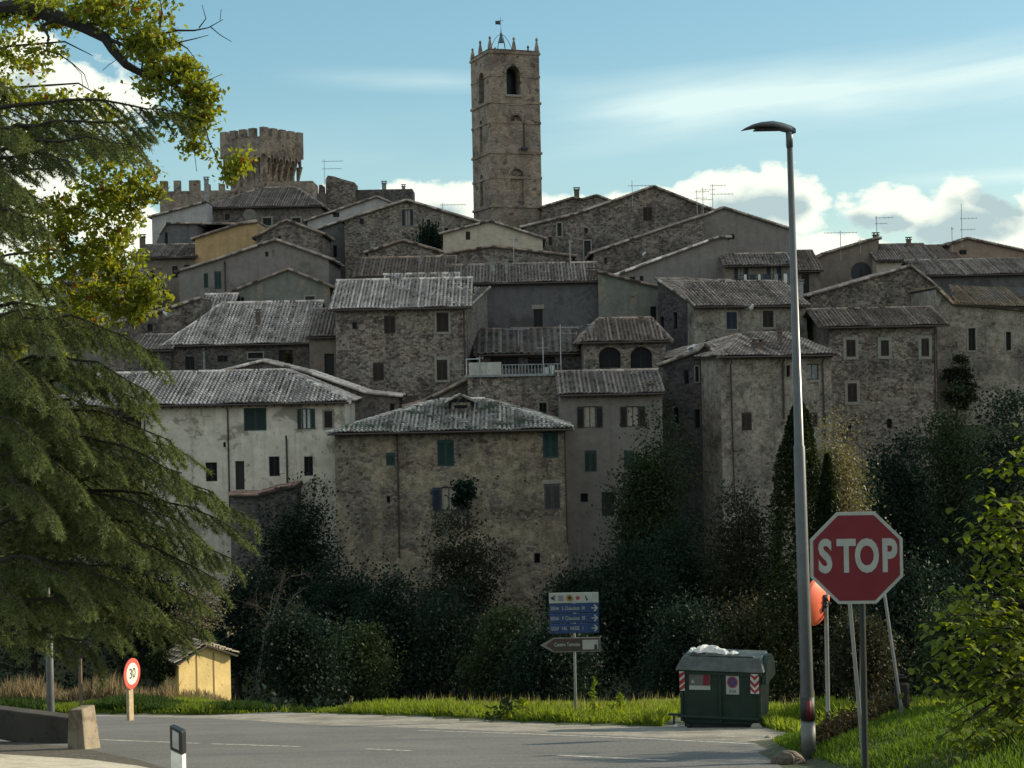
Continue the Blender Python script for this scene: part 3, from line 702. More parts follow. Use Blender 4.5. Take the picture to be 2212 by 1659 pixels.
h = B('narrow_dark_house', 'tall narrow dark bluish house in the alley beside the shuttered stone gable', 'house', 168, 686, 748, 760, 520, P['dgrey'], depth=9, group=HG, tile=T['grey'])  # wall in shadow, the shadow put into its dark grey colour
h.win(697,525,705,560,'d'); h.win(720,530,728,556,'d'); h.win(726,590,735,610,'d'); h.gable([(686,497),(748,476)])
h = B('stone_gable_house', 'stone gable with open dark blue shutters and a dark bush before it', 'house', 165, 744, 1030, 700, 480, S['b'], depth=12, group=HG, tile=T['grey'])
h.win(777,473,786,485,'d'); h.win(868,452,893,488,'o','bluesh',.06); h.win(922,474,930,490,'d','darksh',.08); h.win(800,470,818,474,'n'); h.win(960,492,968,500,'d')
h.gable([(744,478),(878,435),(1030,480)])
h = B('cream_gable_house', 'cream plastered gable with one tiny dark window directly below the bell tower', 'house', 150, 957, 1172, 650, 510, P['cream'], depth=10, group=HG, tile=T['grey'])
h.win(1006,500,1015.6,518,'d'); h.win(1112,516,1118,524,'n'); h.gable([(957,506),(1059,480),(1172,516)]); h.chimney(1140,1148,490,512,2,'brick')
h = B('low_stone_gable_house', 'low stone building with a shallow gable under the cream gable', 'house', 144, 940, 1236, 700, 560, S['a'], depth=8, group=HG, tile=T['brown'])
h.gable([(940,560),(984,547),(1062,535),(1150,545),(1236,555)]); h.chimney(1138,1149,548,570,-.3,'greych') if False else None
h = B('small_rubble_gable_house', 'small rubble gable between the shuttered stone gable and the long ribbed roof', 'house', 147, 795, 962, 700, 540, S['b'], depth=8, group=HG, tile=T['brown'])
h.gable([(795,546),(871,522),(962,549)]); h.chimney(801,810,522,548,1.0,'greych'); h.chimney(790,800,524,558,-.45,'greych') if False else None
h = B('ribbed_roof_house', 'house with a long brown ribbed tile roof across the middle of the town', 'house', 136, 768, 978, 740, 597, P['brown'], depth=9, group=HG, tile=T['brown'])
h.win(784,604,800,620,'n'); h.eave(597, 560, 4.2, ov=.4); h.chimney(904,911,556,575,2.5,'greych')
h = B('step_roof_house', 'lower tiled roof stepping down in front of the long brown ribbed roof', 'house', 128, 826, 985, 760, 636, S['c'], depth=6, group=HG, tile=T['light'])
h.eave(638, 596, 4.2, ov=.3); h.chimney(904,911,610,632,1.5,'greych'); h.chimney(950,957,600,622,2.5,'greych')
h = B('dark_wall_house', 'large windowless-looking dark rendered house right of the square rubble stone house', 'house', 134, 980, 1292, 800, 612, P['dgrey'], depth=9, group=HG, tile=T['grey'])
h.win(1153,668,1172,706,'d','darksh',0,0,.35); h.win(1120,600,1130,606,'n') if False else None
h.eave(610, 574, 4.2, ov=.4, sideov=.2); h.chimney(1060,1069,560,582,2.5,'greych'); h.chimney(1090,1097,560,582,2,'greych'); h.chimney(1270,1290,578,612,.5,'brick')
h = B('patched_wall_house', 'dark rendered wall with pale peeling patches above the arched loggia house', 'house', 133, 1292, 1424, 820, 620, P['green'], depth=9, group=HG, tile=T['brown'])
h.win(1405,662,1418,700,'d'); h.win(1362,640,1372,648,'n'); h.gable([(1292,590),(1395,616),(1424,622)])
# ---- right-hand groups
h = B('big_gable_house', 'wide stone gable with a square dark window, just right of the bell tower', 'house', 165, 1131, 1545, 700, 480, S['a'], depth=14, group=HG, tile=T['grey'])
h.win(1389,447,1409,477,'s'); h.win(1204,482,1213,510,'d','darksh',.14); h.win(1262,520,1276,562,'door','darksh',.12); h.win(1185,512,1192,530,'d'); h.win(1262,492,1270,504,'d'); h.win(1330,488,1340,500,'n')
h.gable([(1131,492),(1240,466),(1320,438),(1411,405),(1545,458)])
h = B('rear_roofs_house', 'brown house with two low gables peeping over the wide stone gable by the bell tower', 'house', 186, 1170, 1330, 640, 450, S['a'], depth=8, group=HG, tile=T['brown'])
h.gable([(1170,450),(1240,429),(1258,433),(1289,424),(1330,440)]); h.chimney(1240,1251,405,432,1,'brick')
h = B('round_window_gable_house', 'smooth grey gable with one small dark opening, high up left of the street lamp', 'house', 155, 1517, 1708, 700, 480, P['grey'], depth=12, group=HG, tile=T['grey'])
h.win(1578,506,1587,517,'d'); h.gable([(1517,470),(1563,451),(1708,497)])
h = B('sloping_stone_house', 'rough stone house with a long roof edge falling left under the smooth grey gable', 'house', 152, 1282, 1520, 720, 520, S['a'], depth=9, group=HG, tile=T['grey'])
h.win(1305,556,1311,570,'d'); h.win(1328,566,1340,571,'n'); h.gable([(1282,548),(1380,514),(1472,483),(1520,468)]); 
h = B('pale_edge_house', 'grey house with a long pale roof edge rising to the right above the patched wall', 'house', 143, 1336, 1572, 760, 600, P['grey'], depth=8, group=HG, tile=T['light'])
h.win(1360,598,1372,614,'d'); h.win(1382,596,1390,612,'d'); h.gable([(1336,595),(1440,556),(1552,515),(1572,515)])
h = B('balcony_house', 'house with a laundry-hung balcony under a strip of tiles, left of the street lamp', 'house', 141, 1567, 1712, 720, 590, P['brown'], depth=7, group=HG, tile=T['grey'])
h.win(1586,576,1616,604,'o','bluesh'); h.win(1656,576,1688,604,'o','bluesh'); h.eave(572, 552, 2.4, ov=.5, run2=2)
a0, z0 = h.L(1585, 622); a1, z1 = h.L(1704, 602)
mb = MB(); mb.box((a0, -1.1, z0), (a1, -.02, z0+.15)); bal = mb.build('balcony', M['greych'], h.root)
mb = MB(); mb.box((a0, -1.08, z0+1.0), (a1, -1.02, z0+1.06)); x = a0
while x < a1: mb.box((x, -1.07, z0+.15), (x+.03, -1.03, z0+1.0)); x += .16
mb.build('balcony_railing', M['iron'], bal)
for k, (xx, mt, lb) in enumerate(((1606,'white','white towel hanging at the left of the laundry balcony'),(1622,'bluesh','dark blue cloth hanging second on the laundry balcony'),(1636,'white','narrow white cloth in the middle of the laundry balcony'),(1652,'bluesh','wide dark blue cloth hanging right of the middle of the laundry balcony'),(1672,'greych','grey cloth hanging near the right end of the laundry balcony'),(1692,'white','white cloth at the right end of the laundry balcony'))):
    a, _ = h.L(xx, 610); q = MB(); w_ = (.22, .42, .2, .5, .3, .3)[k]
    for j in range(6): q.add([(w_*(j/6-.5), .02*(j%2), 0), (w_*((j+1)/6-.5), .02*((j+1)%2), 0), (w_*((j+1)/6-.5), .02*((j+1)%2), .8), (w_*(j/6-.5), .02*(j%2), .8)], [(0,1,2,3)])
    o = q.build('laundry', M[mt]); o.location = h.O+h.t*a+h.b*(-1.16)+Vector((0,0,z0+.28)); tag(o, lb, 'laundry', 'laundry on the balcony')
h = B('two_window_house', 'pale stone house with two dark windows under a broad roof, left of the street lamp', 'house', 126, 1499, 1742, 820, 660, S['lt'], D1=128, depth=10, group=HG, tile=T['grey'])
h.win(1569,674,1591.6,711,'s','bluesh',.1); h.win(1647.5,671,1670.7,707,'s','brownsh',.18,1); h.eave(660, 612, 5.2, ov=.45, sideov=.2); h.chimney(1722,1733,604,652,1.5,'greych')
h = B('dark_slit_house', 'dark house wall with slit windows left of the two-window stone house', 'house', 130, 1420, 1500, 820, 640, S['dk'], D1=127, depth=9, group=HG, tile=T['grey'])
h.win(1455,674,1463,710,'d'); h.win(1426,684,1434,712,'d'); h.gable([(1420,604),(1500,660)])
h = B('ruddy_roof_house', 'brown house with a small dull red roof right behind the street lamp', 'house', 152, 1716, 1772, 740, 580, P['brown'], depth=8, group=HG, tile=T['brown'])
h.win(1732,592,1748,640,'d'); h.eave(585, 545, 5, ov=.4)
h = B('round_opening_house', 'smooth grey-brown gable with a large round dark opening at the right of the town', 'house', 160, 1762, 1896, 740, 560, P['brown'], depth=9, group=HG, tile=T['brown'])
h.gable([(1762,560),(1785,549),(1892,517),(1896,517)]); h.chimney(1886,1897,502,520,.6,'brick')
a, z = h.L(1860, 588); q = MB(); q.tube([(a, -.06, z), (a, .02, z)], 1.0, 20); q.tube([(a, -.1, z-1.1), (a, -.1, z+.3)], .05, 5, mi=0); q.build('round_opening', M['iron'], h.root)
h = B('cream_house', 'cream rendered house under a ribbed roof, right of the large round opening', 'house', 158, 1894, 2016, 700, 562, P['cream'], depth=8, group=HG, tile=T['grey'])
h.win(1948,574,1964,582,'d'); h.eave(562, 531, 4.5, ov=.4); h.chimney(1958,1967,512,533,4,'brick')
h = B('ribbed_roof_house', 'house showing only its ribbed roof, left of the pinkish gable at the far right', 'house', 170, 2000, 2075, 700, 560, S['a'], depth=8, group=HG, tile=T['brown'])
h.eave(560, 533, 5, ov=.4)
h = B('pink_gable_house', 'pinkish gable on the skyline at the far right', 'house', 172, 2052, 2240, 700, 550, P['pink'], depth=9, group=HG, tile=T['brown'])
h.win(2072,540,2088,550,'d'); h.gable([(2052,530),(2089,517),(2208,543),(2240,552)]); h.chimney(2200,2212,520,545,.8,'brick') if False else None
h = B('long_dark_house', 'long dark-walled house under a long grey roof at the right edge', 'house', 148, 1985, 2300, 760, 590, P['dgrey'], depth=9, group=HG, tile=T['grey'])
h.eave(592, 563, 4.5, ov=.5)
h = B('field_stone_gable_house', 'wide rubble gable at the right, apex under the cream house', 'house', 136, 1751, 2060, 800, 640, S['b'], depth=10, group=HG, tile=T['grey'])
h.win(1991,647,2002,665,'s'); h.win(1920,652,1926,660,'n'); h.gable([(1751,640),(1967,577),(2012,612),(2060,658)])
h = B('yellowed_stone_house', 'stone house with yellowish climbing growth and an orange lichened roof at the right edge', 'house', 128, 2022, 2300, 1000, 665, S['lt'], depth=9, group=HG, tile=T['orange'])
h.win(2092,709,2107,757,'d','darksh',.14); h.win(2173,717,2184,757,'d','darksh',.1); h.win(2062,738,2067,752,'n')
h.gable([(2022,624),(2058,660),(2212,672),(2300,676)]); 
t = MB(); q0 = h.L(2010, 618, 6); q1 = h.L(2300, 640, 6); e0 = h.L(2058, 662); e1 = h.L(2300, 674)
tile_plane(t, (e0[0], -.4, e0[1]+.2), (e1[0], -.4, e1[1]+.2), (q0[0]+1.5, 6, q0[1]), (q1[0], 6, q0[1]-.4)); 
t.build('roof', T['orange'], h.root); u = MB(); slab(u, (e0[0], -.4, e0[1]+.18), (e1[0], -.4, e1[1]+.18), (q0[0]+1.5, 6, q0[1]-.02), (q1[0], 6, q0[1]-.42), .14); u.build('roof_boards', M['wood'], h.root)
h = B('roadside_wall_house', 'grey rendered house mostly hidden behind the oak leaves at the left', 'house', 150, 120, 300, 800, 620, P['grey'], depth=9, group=HG, tile=T['grey'])
h.win(190,640,202,665,'d'); h.eave(612, 590, 4.5, ov=.4)
h = B('pale_walled_house', 'pale low house at the left edge of the town behind the cedar tips', 'house', 134, 150, 240, 900, 720, P['grey'], depth=8, group=HG, tile=T['grey'])
h.win(198,722,206,750,'d'); h.eave(708, 690, 3.5, ov=.4)
h = B('lower_left_house', 'stone house at the lower left, seen only between the cedar boughs', 'house', 108, 60, 296, 1150, 930, S['b'], depth=9, group=HG, tile=T['light'])
h.win(225,930,240,965,'d'); h.eave(905, 860, 4.5, ov=.4)
# ---------------------------------------------------------------- battlements, castle tower, bell tower
h = B('castle_wall', 'battlemented castle wall left of the castle tower', 'castle wall', 212, 345, 505, 600, 420, S['cst'], depth=3)
for x in (436, 452, 470): pass
h.win(437,440,452,462,'a'); h.win(480,440,490,455,'a') if False else None
h.flat(412)
z = h.ztop
for k, (x0, x1, yt) in enumerate(((345,361,391),(375,389,390),(408,431,389.5),(447,453,398),(472,484,397))):
    a0, _ = h.L(x0, 400); a1, _ = h.L(x1, 400); _, zt = h.L(x0, yt); mb = MB(); mb.box((a0, 0, z+.003), (a1, .8, zt)); mb.build('merlon', S['cst'], h.root)
h = B('castle_keep_wall', 'low castle building wall joining the foot of the castle tower', 'castle wall', 205, 530, 676, 600, 420, S['cst'], depth=6)
h.flat(392)
# castle tower
Dt = 212.0; c0 = at(570, 330, Dt); zt = at(570, 292, Dt).z; 
def tower_frame(cx, cy, width, yaw):
    """corner nearest the camera at cx,cy; returns local->world function"""
    tr = Vector((math.cos(yaw), math.sin(yaw), 0)); tl = Vector((-math.sin(yaw), math.cos(yaw), 0)); return tr, tl
yaw = R(56); 
root = thing('castle_tower', 'square battlemented castle tower with a flaring machicolated top, on the left of the skyline', 'tower', (c0.x, Dt, at(570, 460, Dt).z), yaw)
b0 = root.location.z
Z = lambda py: at(570, py, Dt).z - b0
ztop = Z(293); zc = Z(352); zb = Z(400); ins = .9
mb = MB(); W_ = 7.8
# local axes: x to the right-back, y to the left-back; corner at 0,0
def ring(i, z): return [(i, i, z), (W_-i, i, z), (W_-i, W_-i, z), (i, W_-i, z)]
lv = [ring(ins, 0), ring(ins, zc+1.18), ring(0, zc+1.19), ring(0, ztop)]
vs = [v for r in lv for v in r]; fs = []
for i in range(len(lv)-1):
    for k in range(4): fs.append((i*4+k, i*4+(k+1) % 4, (i+1)*4+(k+1) % 4, (i+1)*4+k))
fs.append(tuple((len(lv)-1)*4+k for k in range(4)))
mb.add(vs, fs)
mb.build('shaft', S['cst'], root)
zm = Z(273)
for side in (0, 1):
    for k in range(5):
        if side == 1 and k == 0: continue
        a = k*(W_-1.0)/4; mw = 1.0
        q = MB()
        p0 = (a, 0) if side == 0 else (0, a); p1 = (a+mw, .7) if side == 0 else (.7, a+mw)
        q.box((p0[0], p0[1], ztop+.003), (p1[0], p1[1], zm)); q.build('merlon', S['cst'], root)
    for k in range(4):
        a = (k+1)*(W_-1.0)/4; q = MB()
        p0 = (a, W_-.7) if side == 0 else (W_-.7, a); p1 = (a+1, W_) if side == 0 else (W_, a+1)
        if side == 1 and k == 3: continue
        q.box((p0[0], p0[1], ztop+.003), (p1[0], p1[1], zm)); q.build('merlon', S['cst'], root)
    # corbels and little arches
    for k in range(7):
        a = .35+k*(W_-.7)/6; q = MB()
        for j in range(4):
            t0, t1 = j/4, (j+1)/4; za, zb_ = lerp(zb+.2, zc+.15, t0), lerp(zb+.2, zc+.15, t1); ya, yb_ = lerp(ins*.95, .0, t0**1.4), lerp(ins*.95, .0, t1**1.4)
            pts = [(a-.16, ya, za), (a+.16, ya, za), (a+.16, ins, za), (a-.16, ins, za), (a-.16, yb_, zb_), (a+.16, yb_, zb_), (a+.16, ins, zb_), (a-.16, ins, zb_)]
            if side: pts = [(p[1], p[0], p[2]) for p in pts]
            q.hexa(pts)
        q.build('corbel', S['cst'], root)
    for k in range(6):
        a0_ = .35+k*(W_-.7)/6+.16; a1_ = a0_+(W_-.7)/6-.32; q = MB(); n_ = 6; zz = zc+.75; pts = []
        for j in range(n_+1):
            t = math.pi*j/n_; pts.append(((a0_+a1_)/2+(a1_-a0_)/2*math.cos(t), zc+.1+.75*math.sin(t)))
        o2 = [(a1_+.02, zc+.1), (a1_+.02, zz+.45), (a0_-.02, zz+.45), (a0_-.02, zc+.1)]
        ring_ = [(a1_+.02, zz+.45)]
        # spandrel: strip between arch curve and the top line
        for j in range(n_):
            (xa_, za_), (xb_, zb2) = pts[j], pts[j+1]
            quad = [(xa_, -.02, za_), (xb_, -.02, zb2), (xb_, -.02, zz+.45), (xa_, -.02, zz+.45)]
            back = [(xa_, .5, za_), (xb_, .5, zb2), (xb_, .5, zz+.45), (xa_, .5, zz+.45)]
            if side: quad = [(p[1], p[0], p[2]) for p in quad]; back = [(p[1], p[0], p[2]) for p in back]
            q.add(quad+back, [(0,1,2,3), (4,5,6,7), (0,1,5,4), (2,3,7,6), (0,3,7,4), (1,2,6,5)])
        q.build('machicolation_arch', S['cst'], root)
h = B('ruined_block', 'broken-topped masonry block on the skyline right of the castle tower', 'ruin', 192, 703, 766, 600, 410, S['a'], depth=4)
h.gable([(703,388),(708,379),(722,381),(740,387),(766,394)], roof=False)
h = B('rooftop_wall', 'long dark parapet wall with two chimneys, right of the broken masonry block', 'wall', 194, 764, 891, 600, 420, S['d'], depth=5)
h.flat(409)
h.roof = h.root; h.chimney(825,834,391,412,1,'greych'); h.chimney(868,875,398,412,1,'greych')
h = B('ruined_block', 'small grey block with slots between the castle tower and the broken masonry block', 'ruin', 190, 684, 704, 600, 420, S['d'], depth=3)
h.gable([(684,418),(688,418),(689,399),(696,399),(697,418),(704,418)], roof=False)
# bell tower
Db = 185.0; yb = R(20)
fr = at(1060, 300, Db); WB = 6.05
zb0 = at(1095, 520, Db).z - 6
bt = thing('bell_tower', 'tall square stone bell tower with an arched belfry and a bell cage on top', 'tower', (fr.x, Db, zb0), yb)
Zb = lambda py: at(1110, py, Db).z - zb0
def bx_(px, py=300):   # horizontal position on the right-hand (front) face
    r = ray(px, py); t_ = Vector((math.cos(yb), math.sin(yb), 0)); n_ = Vector((-math.sin(yb), math.cos(yb), 0)); o = Vector((0,0,CH)); Pq = Vector((fr.x, Db, 0))
    k = (Pq-o).dot(n_)/r.dot(n_); return (o+r*k-Pq).dot(t_)
def by_(px, py=300):   # on the left face (local y)
    r = ray(px, py); n_ = Vector((math.cos(yb), math.sin(yb), 0)); t_ = Vector((-math.sin(yb), math.cos(yb), 0)); o = Vector((0,0,CH)); Pq = Vector((fr.x, Db, 0))
    k = (Pq-o).dot(n_)/r.dot(n_); return (o+r*k-Pq).dot(t_)
WX = bx_(1168); WY = by_(1020)
ZT = Zb(104)
def arch(x0, x1, z0, z1, n=10):
    h_ = [(x0, z0), (x1, z0)]; r = (x1-x0)/2; zc_ = z1-r
    for k in range(n+1):
        t = math.pi*k/n; h_.append(((x0+x1)/2+r*math.cos(t), zc_+r*math.sin(t)))
    return h_
front_h = [(arch(bx_(1094,170), bx_(1124,170), Zb(201), Zb(139)), 1.6), (arch(bx_(1103,400), bx_(1131,400), Zb(437), Zb(362)), .3), (arch(bx_(1103,255), bx_(1126,255), Zb(264), Zb(245)), .45)]
left_h = [(arch(-by_(1034,180), -by_(1045,180), Zb(219), Zb(146)), 1.0), (arch(-by_(1036,290), -by_(1042,290), Zb(320), Zb(250)), .3), (arch(-by_(1037,400), -by_(1043,400), Zb(437), Zb(368)), .3)]
def face(holes, W0, W1, z1):
    polys = [[Vector((a, b, 0)) for a, b in [(W0,0),(W1,0),(W1,z1),(W0,z1)]]] + [[Vector((a, b, 0)) for a, b in hh] for hh, d in holes]
    flat_ = [p for q in polys for p in q]; fs = []
    for t in tessellate_polygon(polys):
        a, b, c = (flat_[i] for i in t); cr = (b-a).cross(c-a).z
        if abs(cr) > 1e-7: fs.append(tuple(t) if cr > 0 else tuple(t[::-1]))
    v = [(p.x, 0, p.y) for p in flat_]; q = MB(); q.add(v, fs)
    for hh, d in holes:
        n_ = len(hh); q.add([(a, 0, b) for a, b in hh]+[(a, d, b) for a, b in hh], [(i, (i+1) % n_, n_+(i+1) % n_, n_+i) for i in range(n_)]); 
        q.add([(a, d, b) for a, b in hh], [tuple(range(n_))], mi=1 if d > .9 else 0)
    return q
mb = face(front_h, 0, WX, ZT)
lf = face(left_h, -WY, 0, ZT)   # plane to be turned onto x=0
mb2 = MB(); mb2.v = [(y, -x, z) for x, y, z in lf.v]; mb2.f = lf.f; mb2.c = lf.c; mb2.mi = lf.mi
mb.add(mb2.v, mb2.f); mb.mi[-len(mb2.f):] = mb2.mi
mb.add([(WX,0,0),(WX,WY,0),(WX,WY,ZT),(WX,0,ZT)], [(0,1,2,3)]); mb.add([(WX,WY,0),(0,WY,0),(0,WY,ZT),(WX,WY,ZT)], [(0,1,2,3)])
mb.build('shaft', [S['twr'], M['glass']], bt)
for i, py in enumerate((113, 163, 221, 264, 330, 384, 447)):
    e = .13 if i in (0, 2, 4, 6) else .07; zz = Zb(py); q = MB()
    q.box((-e, -e, zz), (WX+e, 0, zz+.28)); q.box((-e, 0, zz), (0, WY+e, zz+.28)); q.box((WX, 0, zz), (WX+e, WY+e, zz+.28)); q.box((0, WY, zz), (WX, WY+e, zz+.28))
    # leave the belfry opening clear
    if py in (163,):
        q = MB(); xo0, xo1 = bx_(1092,170), bx_(1126,170); q.box((-e,-e,zz),(xo0,0,zz+.24)); q.box((xo1,-e,zz),(WX+e,0,zz+.24)); yo0, yo1 = by_(1045,180), by_(1033,180)
        q.box((-e,0,zz),(0,yo0,zz+.24)); q.box((-e,yo1,zz),(0,WY,zz+.24)); q.box((WX,0,zz),(WX+e,WY,zz+.24))
    q.build('string_course', S['twr'], bt)
def arch_trim(x0, x1, z0, z1, wd, left=False):
    h1 = arch(x0, x1, z0, z1, 12)[2:]; h2 = arch(x0-wd, x1+wd, z0, z1+wd, 12)[2:]; q = MB()
    for j in range(12):
        a, b, c, d = h1[j], h1[j+1], h2[j+1], h2[j]; pts = [(a[0],-.08,a[1]),(b[0],-.08,b[1]),(c[0],-.08,c[1]),(d[0],-.08,d[1]),(a[0],.02,a[1]),(b[0],.02,b[1]),(c[0],.02,c[1]),(d[0],.02,d[1])]
        q.add(pts, [(0,1,2,3),(0,4,5,1),(2,6,7,3)])
    q.build('arch_moulding', S['cst'], bt)
for hh in ((1094,1124,201,139),(1103,1131,437,362),(1101,1128,264,242)): arch_trim(bx_(hh[0],hh[2]), bx_(hh[1],hh[2]), Zb(hh[2]), Zb(hh[3]), .3)
q = MB(); q.box((bx_(1091,201), -.18, Zb(206)), (bx_(1127,201), .02, Zb(201.5))); q.build('sill', M['pale'], bt)
q = MB(); q.box((bx_(1090,222), -.1, Zb(224)), (bx_(1133,222), .02, Zb(221.6))); q.build('sill', M['pale'], bt)
q = MB(); x = bx_(1131.5, 290); q.tube([(x, -.1, Zb(319)), (x, -.1, Zb(262))], .07, 6); q.build('downpipe', M['iron'], bt)
q = MB(); x = bx_(1133, 318); q.box((x-.45, -.35, Zb(321)), (x+.35, 0, Zb(316))); q.build('floodlight', M['iron'], bt)
# roof, pinnacles, bell cage
q = MB(); e = .1; q.add([(-e,-e,ZT),(WX+e,-e,ZT),(WX+e,WY+e,ZT),(-e,WY+e,ZT),(WX/2,WY/2,ZT+.75)], [(0,1,4),(1,2,4),(2,3,4),(3,0,4),(3,2,1,0)]); q.build('roof', T['red'], bt)
for k, (x, y, h_) in enumerate(((.2,.2,1.5),(WX/2,.05,1.5),(WX-.2,.2,1.6),(.1,WY/2,1.6),(.2,WY-.2,1.3),(WX/2,WY-.1,1.6),(WX-.1,WY/2,1.3),(WX-.2,WY-.2,1.4))):
    q = MB(); q.tube([(x,y,ZT-.1),(x,y,ZT+.5),(x,y,ZT+h_*.75),(x,y,ZT+h_*.8),(x,y,ZT+h_*.88),(x,y,ZT+h_)], [.3,.24,.09,.17,.15,.02], 6); q.build('pinnacle', S['twr'], bt)
cx, cy = WX*.44, WY*.5
q = MB()
for sx_ in (-1, 1):
    q.tube([(cx+sx_*x_, cy, ZT+z_) for x_, z_ in ((2.2,.2),(1.9,1.6),(1.3,2.9),(.7,3.7),(.15,4.0))], .05, 6)
    q.tube([(cx, cy+sx_*x_, ZT+z_) for x_, z_ in ((2.2,.2),(1.9,1.6),(1.3,2.9),(.7,3.7),(.15,4.0))], .05, 6)
    q.tube([(cx+sx_*.85, cy, ZT+.4),(cx+sx_*.5, cy, ZT+2.6)], .05, 6)
q.tube([(cx-.6,cy,ZT+2.6),(cx+.6,cy,ZT+2.6)], .05, 6)
cage = q.build('bell_cage', M['iron'], bt)
q = MB(); q.tube([(cx,cy,ZT+z_) for z_ in (2.45,2.5,2.75,3.2,3.45,4.3)], [.6,.6,.45,.34,.22,.2], 12); q.build('bell', plain('weathered_bronze', (.06,.10,.12), .5, .3), cage)
q = MB(); q.tube([(cx,cy,ZT+4.2),(cx,cy,ZT+4.9),(cx,cy,ZT+5.0),(cx,cy,ZT+7.4)], [.1,.06,.04,.03], 6); q.tube([(cx-.5,cy,ZT+6.7),(cx+.5,cy,ZT+6.7)], .04, 5); q.box((cx-1.05,cy-.03,ZT+5.9),(cx-.1,cy+.03,ZT+6.6)); q.build('weathervane', M['iron'], cage); cage.scale = (.64,.64,.60); cage.location = (cx*.36, cy*.36, ZT*.40)

# ---------------------------------------------------------------- aerials, dishes, birds
def aerial(px, ytop, ybase, D, els, lab, wd=7):
    p = at(px, ybase, D); tp = at(px, ytop, D); H = tp.z-p.z; o = MB(); o.tube([(0,0,-.8),(0,0,H)], .035, 5)
    for k, (f, lft, rgt) in enumerate(els):
        z = H*f; o.tube([(-lft,0,z),(rgt,0,z)], .022, 4)
        n_ = max(3, int((lft+rgt)/.3)); 
        for j in range(n_):
            x = -lft+(lft+rgt)*j/(n_-1); o.tube([(x,-.25,z),(x,.25,z)], .012, 4); o.tube([(x,0,z-.12),(x,0,z+.12)], .012, 4)
    b = o.build('television_aerial', M['metal']); b.location = p; tag(b, lab, 'aerial', 'television aerials on the roofs')
aerial(701,344,390,192,[(.9,.2,2.2),(.55,.2,2.0)],'television aerial with two arms on the broken masonry block')
aerial(957,438,485,165,[(.9,.2,2.3)],'television aerial above the dark bush left of the bell tower')
aerial(1366,390,428,165,[(.7,.4,2.4)],'television aerial on the left slope of the wide stone gable')
aerial(1506,410,455,164,[(.9,.2,1.2),(.6,.2,1.0)],'short television aerial, leftmost of the three behind the smooth grey gable')
aerial(1519,405,458,164,[(.9,.2,1.2),(.5,.2,1.0),(.2,.2,1.0)],'television aerial in the middle of the three behind the smooth grey gable')
aerial(1540,398,452,163,[(.95,.2,1.3),(.6,.2,2.0)],'tallest television aerial of the three behind the smooth grey gable')
aerial(1894,467,503,160,[(.9,.1,1.6),(.55,.1,1.0)],'television aerial on the brick chimney of the round-opening gable')
aerial(1816,498,546,160,[(.9,1.6,1.6)],'wide horizontal aerial on the skyline right of the street lamp')
aerial(1858,515,530,160,[(.7,.2,1.4)],'low small aerial beside the round-opening gable')
aerial(2078,440,520,172,[(.6,.1,1.6),(.3,.1,1.4)],'tall mast aerial on the pinkish gable at the far right')
aerial(2057,490,535,172,[(.9,.05,.1)],'thin short rod left of the tall mast aerial on the pinkish gable')
aerial(1174,728,806,110,[(.7,.4,.4)],'thin pole standing at the railing of the roof terrace')
aerial(1212,700,800,111,[(.92,.1,1.2),(.8,.1,1.1)],'tall aerial pole at the right end of the roof terrace')
aerial(1037,770,806,110,[(.9,.2,.2)],'thin aerial pole at the left end of the roof terrace')
aerial(1120,708,740,121,[(.9,1.0,.8)],'aerial lying low over the dark roof behind the roof terrace')
aerial(1232,520,574,137,[(.95,.1,.2)],'pale bare mast above the large dark rendered house')
aerial(1110,506,560,143,[(.8,.4,.4)],'dark aerial in front of the cream gable')
def dish(px, py, D, lab, r=.5):
    p = at(px, py, D); q = MB(); vs = [(0,.12,0)]; n_ = 14
    for k in range(n_): t = 2*math.pi*k/n_; vs.append((r*math.cos(t), 0, r*math.sin(t)))
    q.add(vs, [(0, 1+k, 1+(k+1) % n_) for k in range(n_)]+[(0, 1+(k+1) % n_, 1+k) for k in range(n_)]); q.tube([(0,.1,0),(0,.3,-.5),(0,.3,-1.3)], .04, 6); q.tube([(0,0,-r),(0,-.4,-.05)], .02, 5)
    o = q.build('satellite_dish', M['pale']); o.location = p; o.rotation_euler = (R(-15), 0, R(20)); tag(o, lab, 'satellite dish', 'satellite dishes')
dish(540, 465, 178, 'round satellite dish in front of the hipped roof below the castle tower', .75)
dish(659, 577, 147, 'white satellite dish at the right of the green-shuttered gable', .55)
def bird(px, py, D, lab, rz=0):
    p = at(px, py, D); q = MB(); q.tube([(-.22,0,.16),(-.08,0,.13),(.06,0,.17),(.14,0,.26),(.19,0,.31),(.23,0,.31)], [.02,.1,.12,.07,.06,.01], 8); q.tube([(0,-.03,0),(0,-.03,.1)], .012, 5); q.tube([(0,.03,0),(0,.03,.1)], .012, 5)
    q.add([(-.1,.1,.2),(.06,.1,.24),(-.02,.16,.12),(-.32,.12,.12)], [(0,1,2,3),(3,2,1,0)]); q.add([(-.1,-.1,.2),(.06,-.1,.24),(-.02,-.16,.12),(-.32,-.12,.12)], [(0,1,2,3),(3,2,1,0)])
    o = q.build('bird', M['white'], smooth=True); o.location = p; o.rotation_euler = (0,0,R(rz)); o.scale = (1.5,)*3; tag(o, lab, 'bird', 'white birds in the town')
bird(1391,556,151.4,'white bird against the rough stone wall left of the smooth grey gable', 60)
bird(1622,672,125.4,'white bird under the eave of the two-window stone house', -60)
bird(1493,760,111.2,'white bird on the roof edge of the dark shaded narrow house', 20)
bird(361,686,130.4,'white bird above the low tiled roof beside the oak leaves', 200)
bird(861,700,117,'white bird on the sill of the square rubble stone house', 10) if False else None
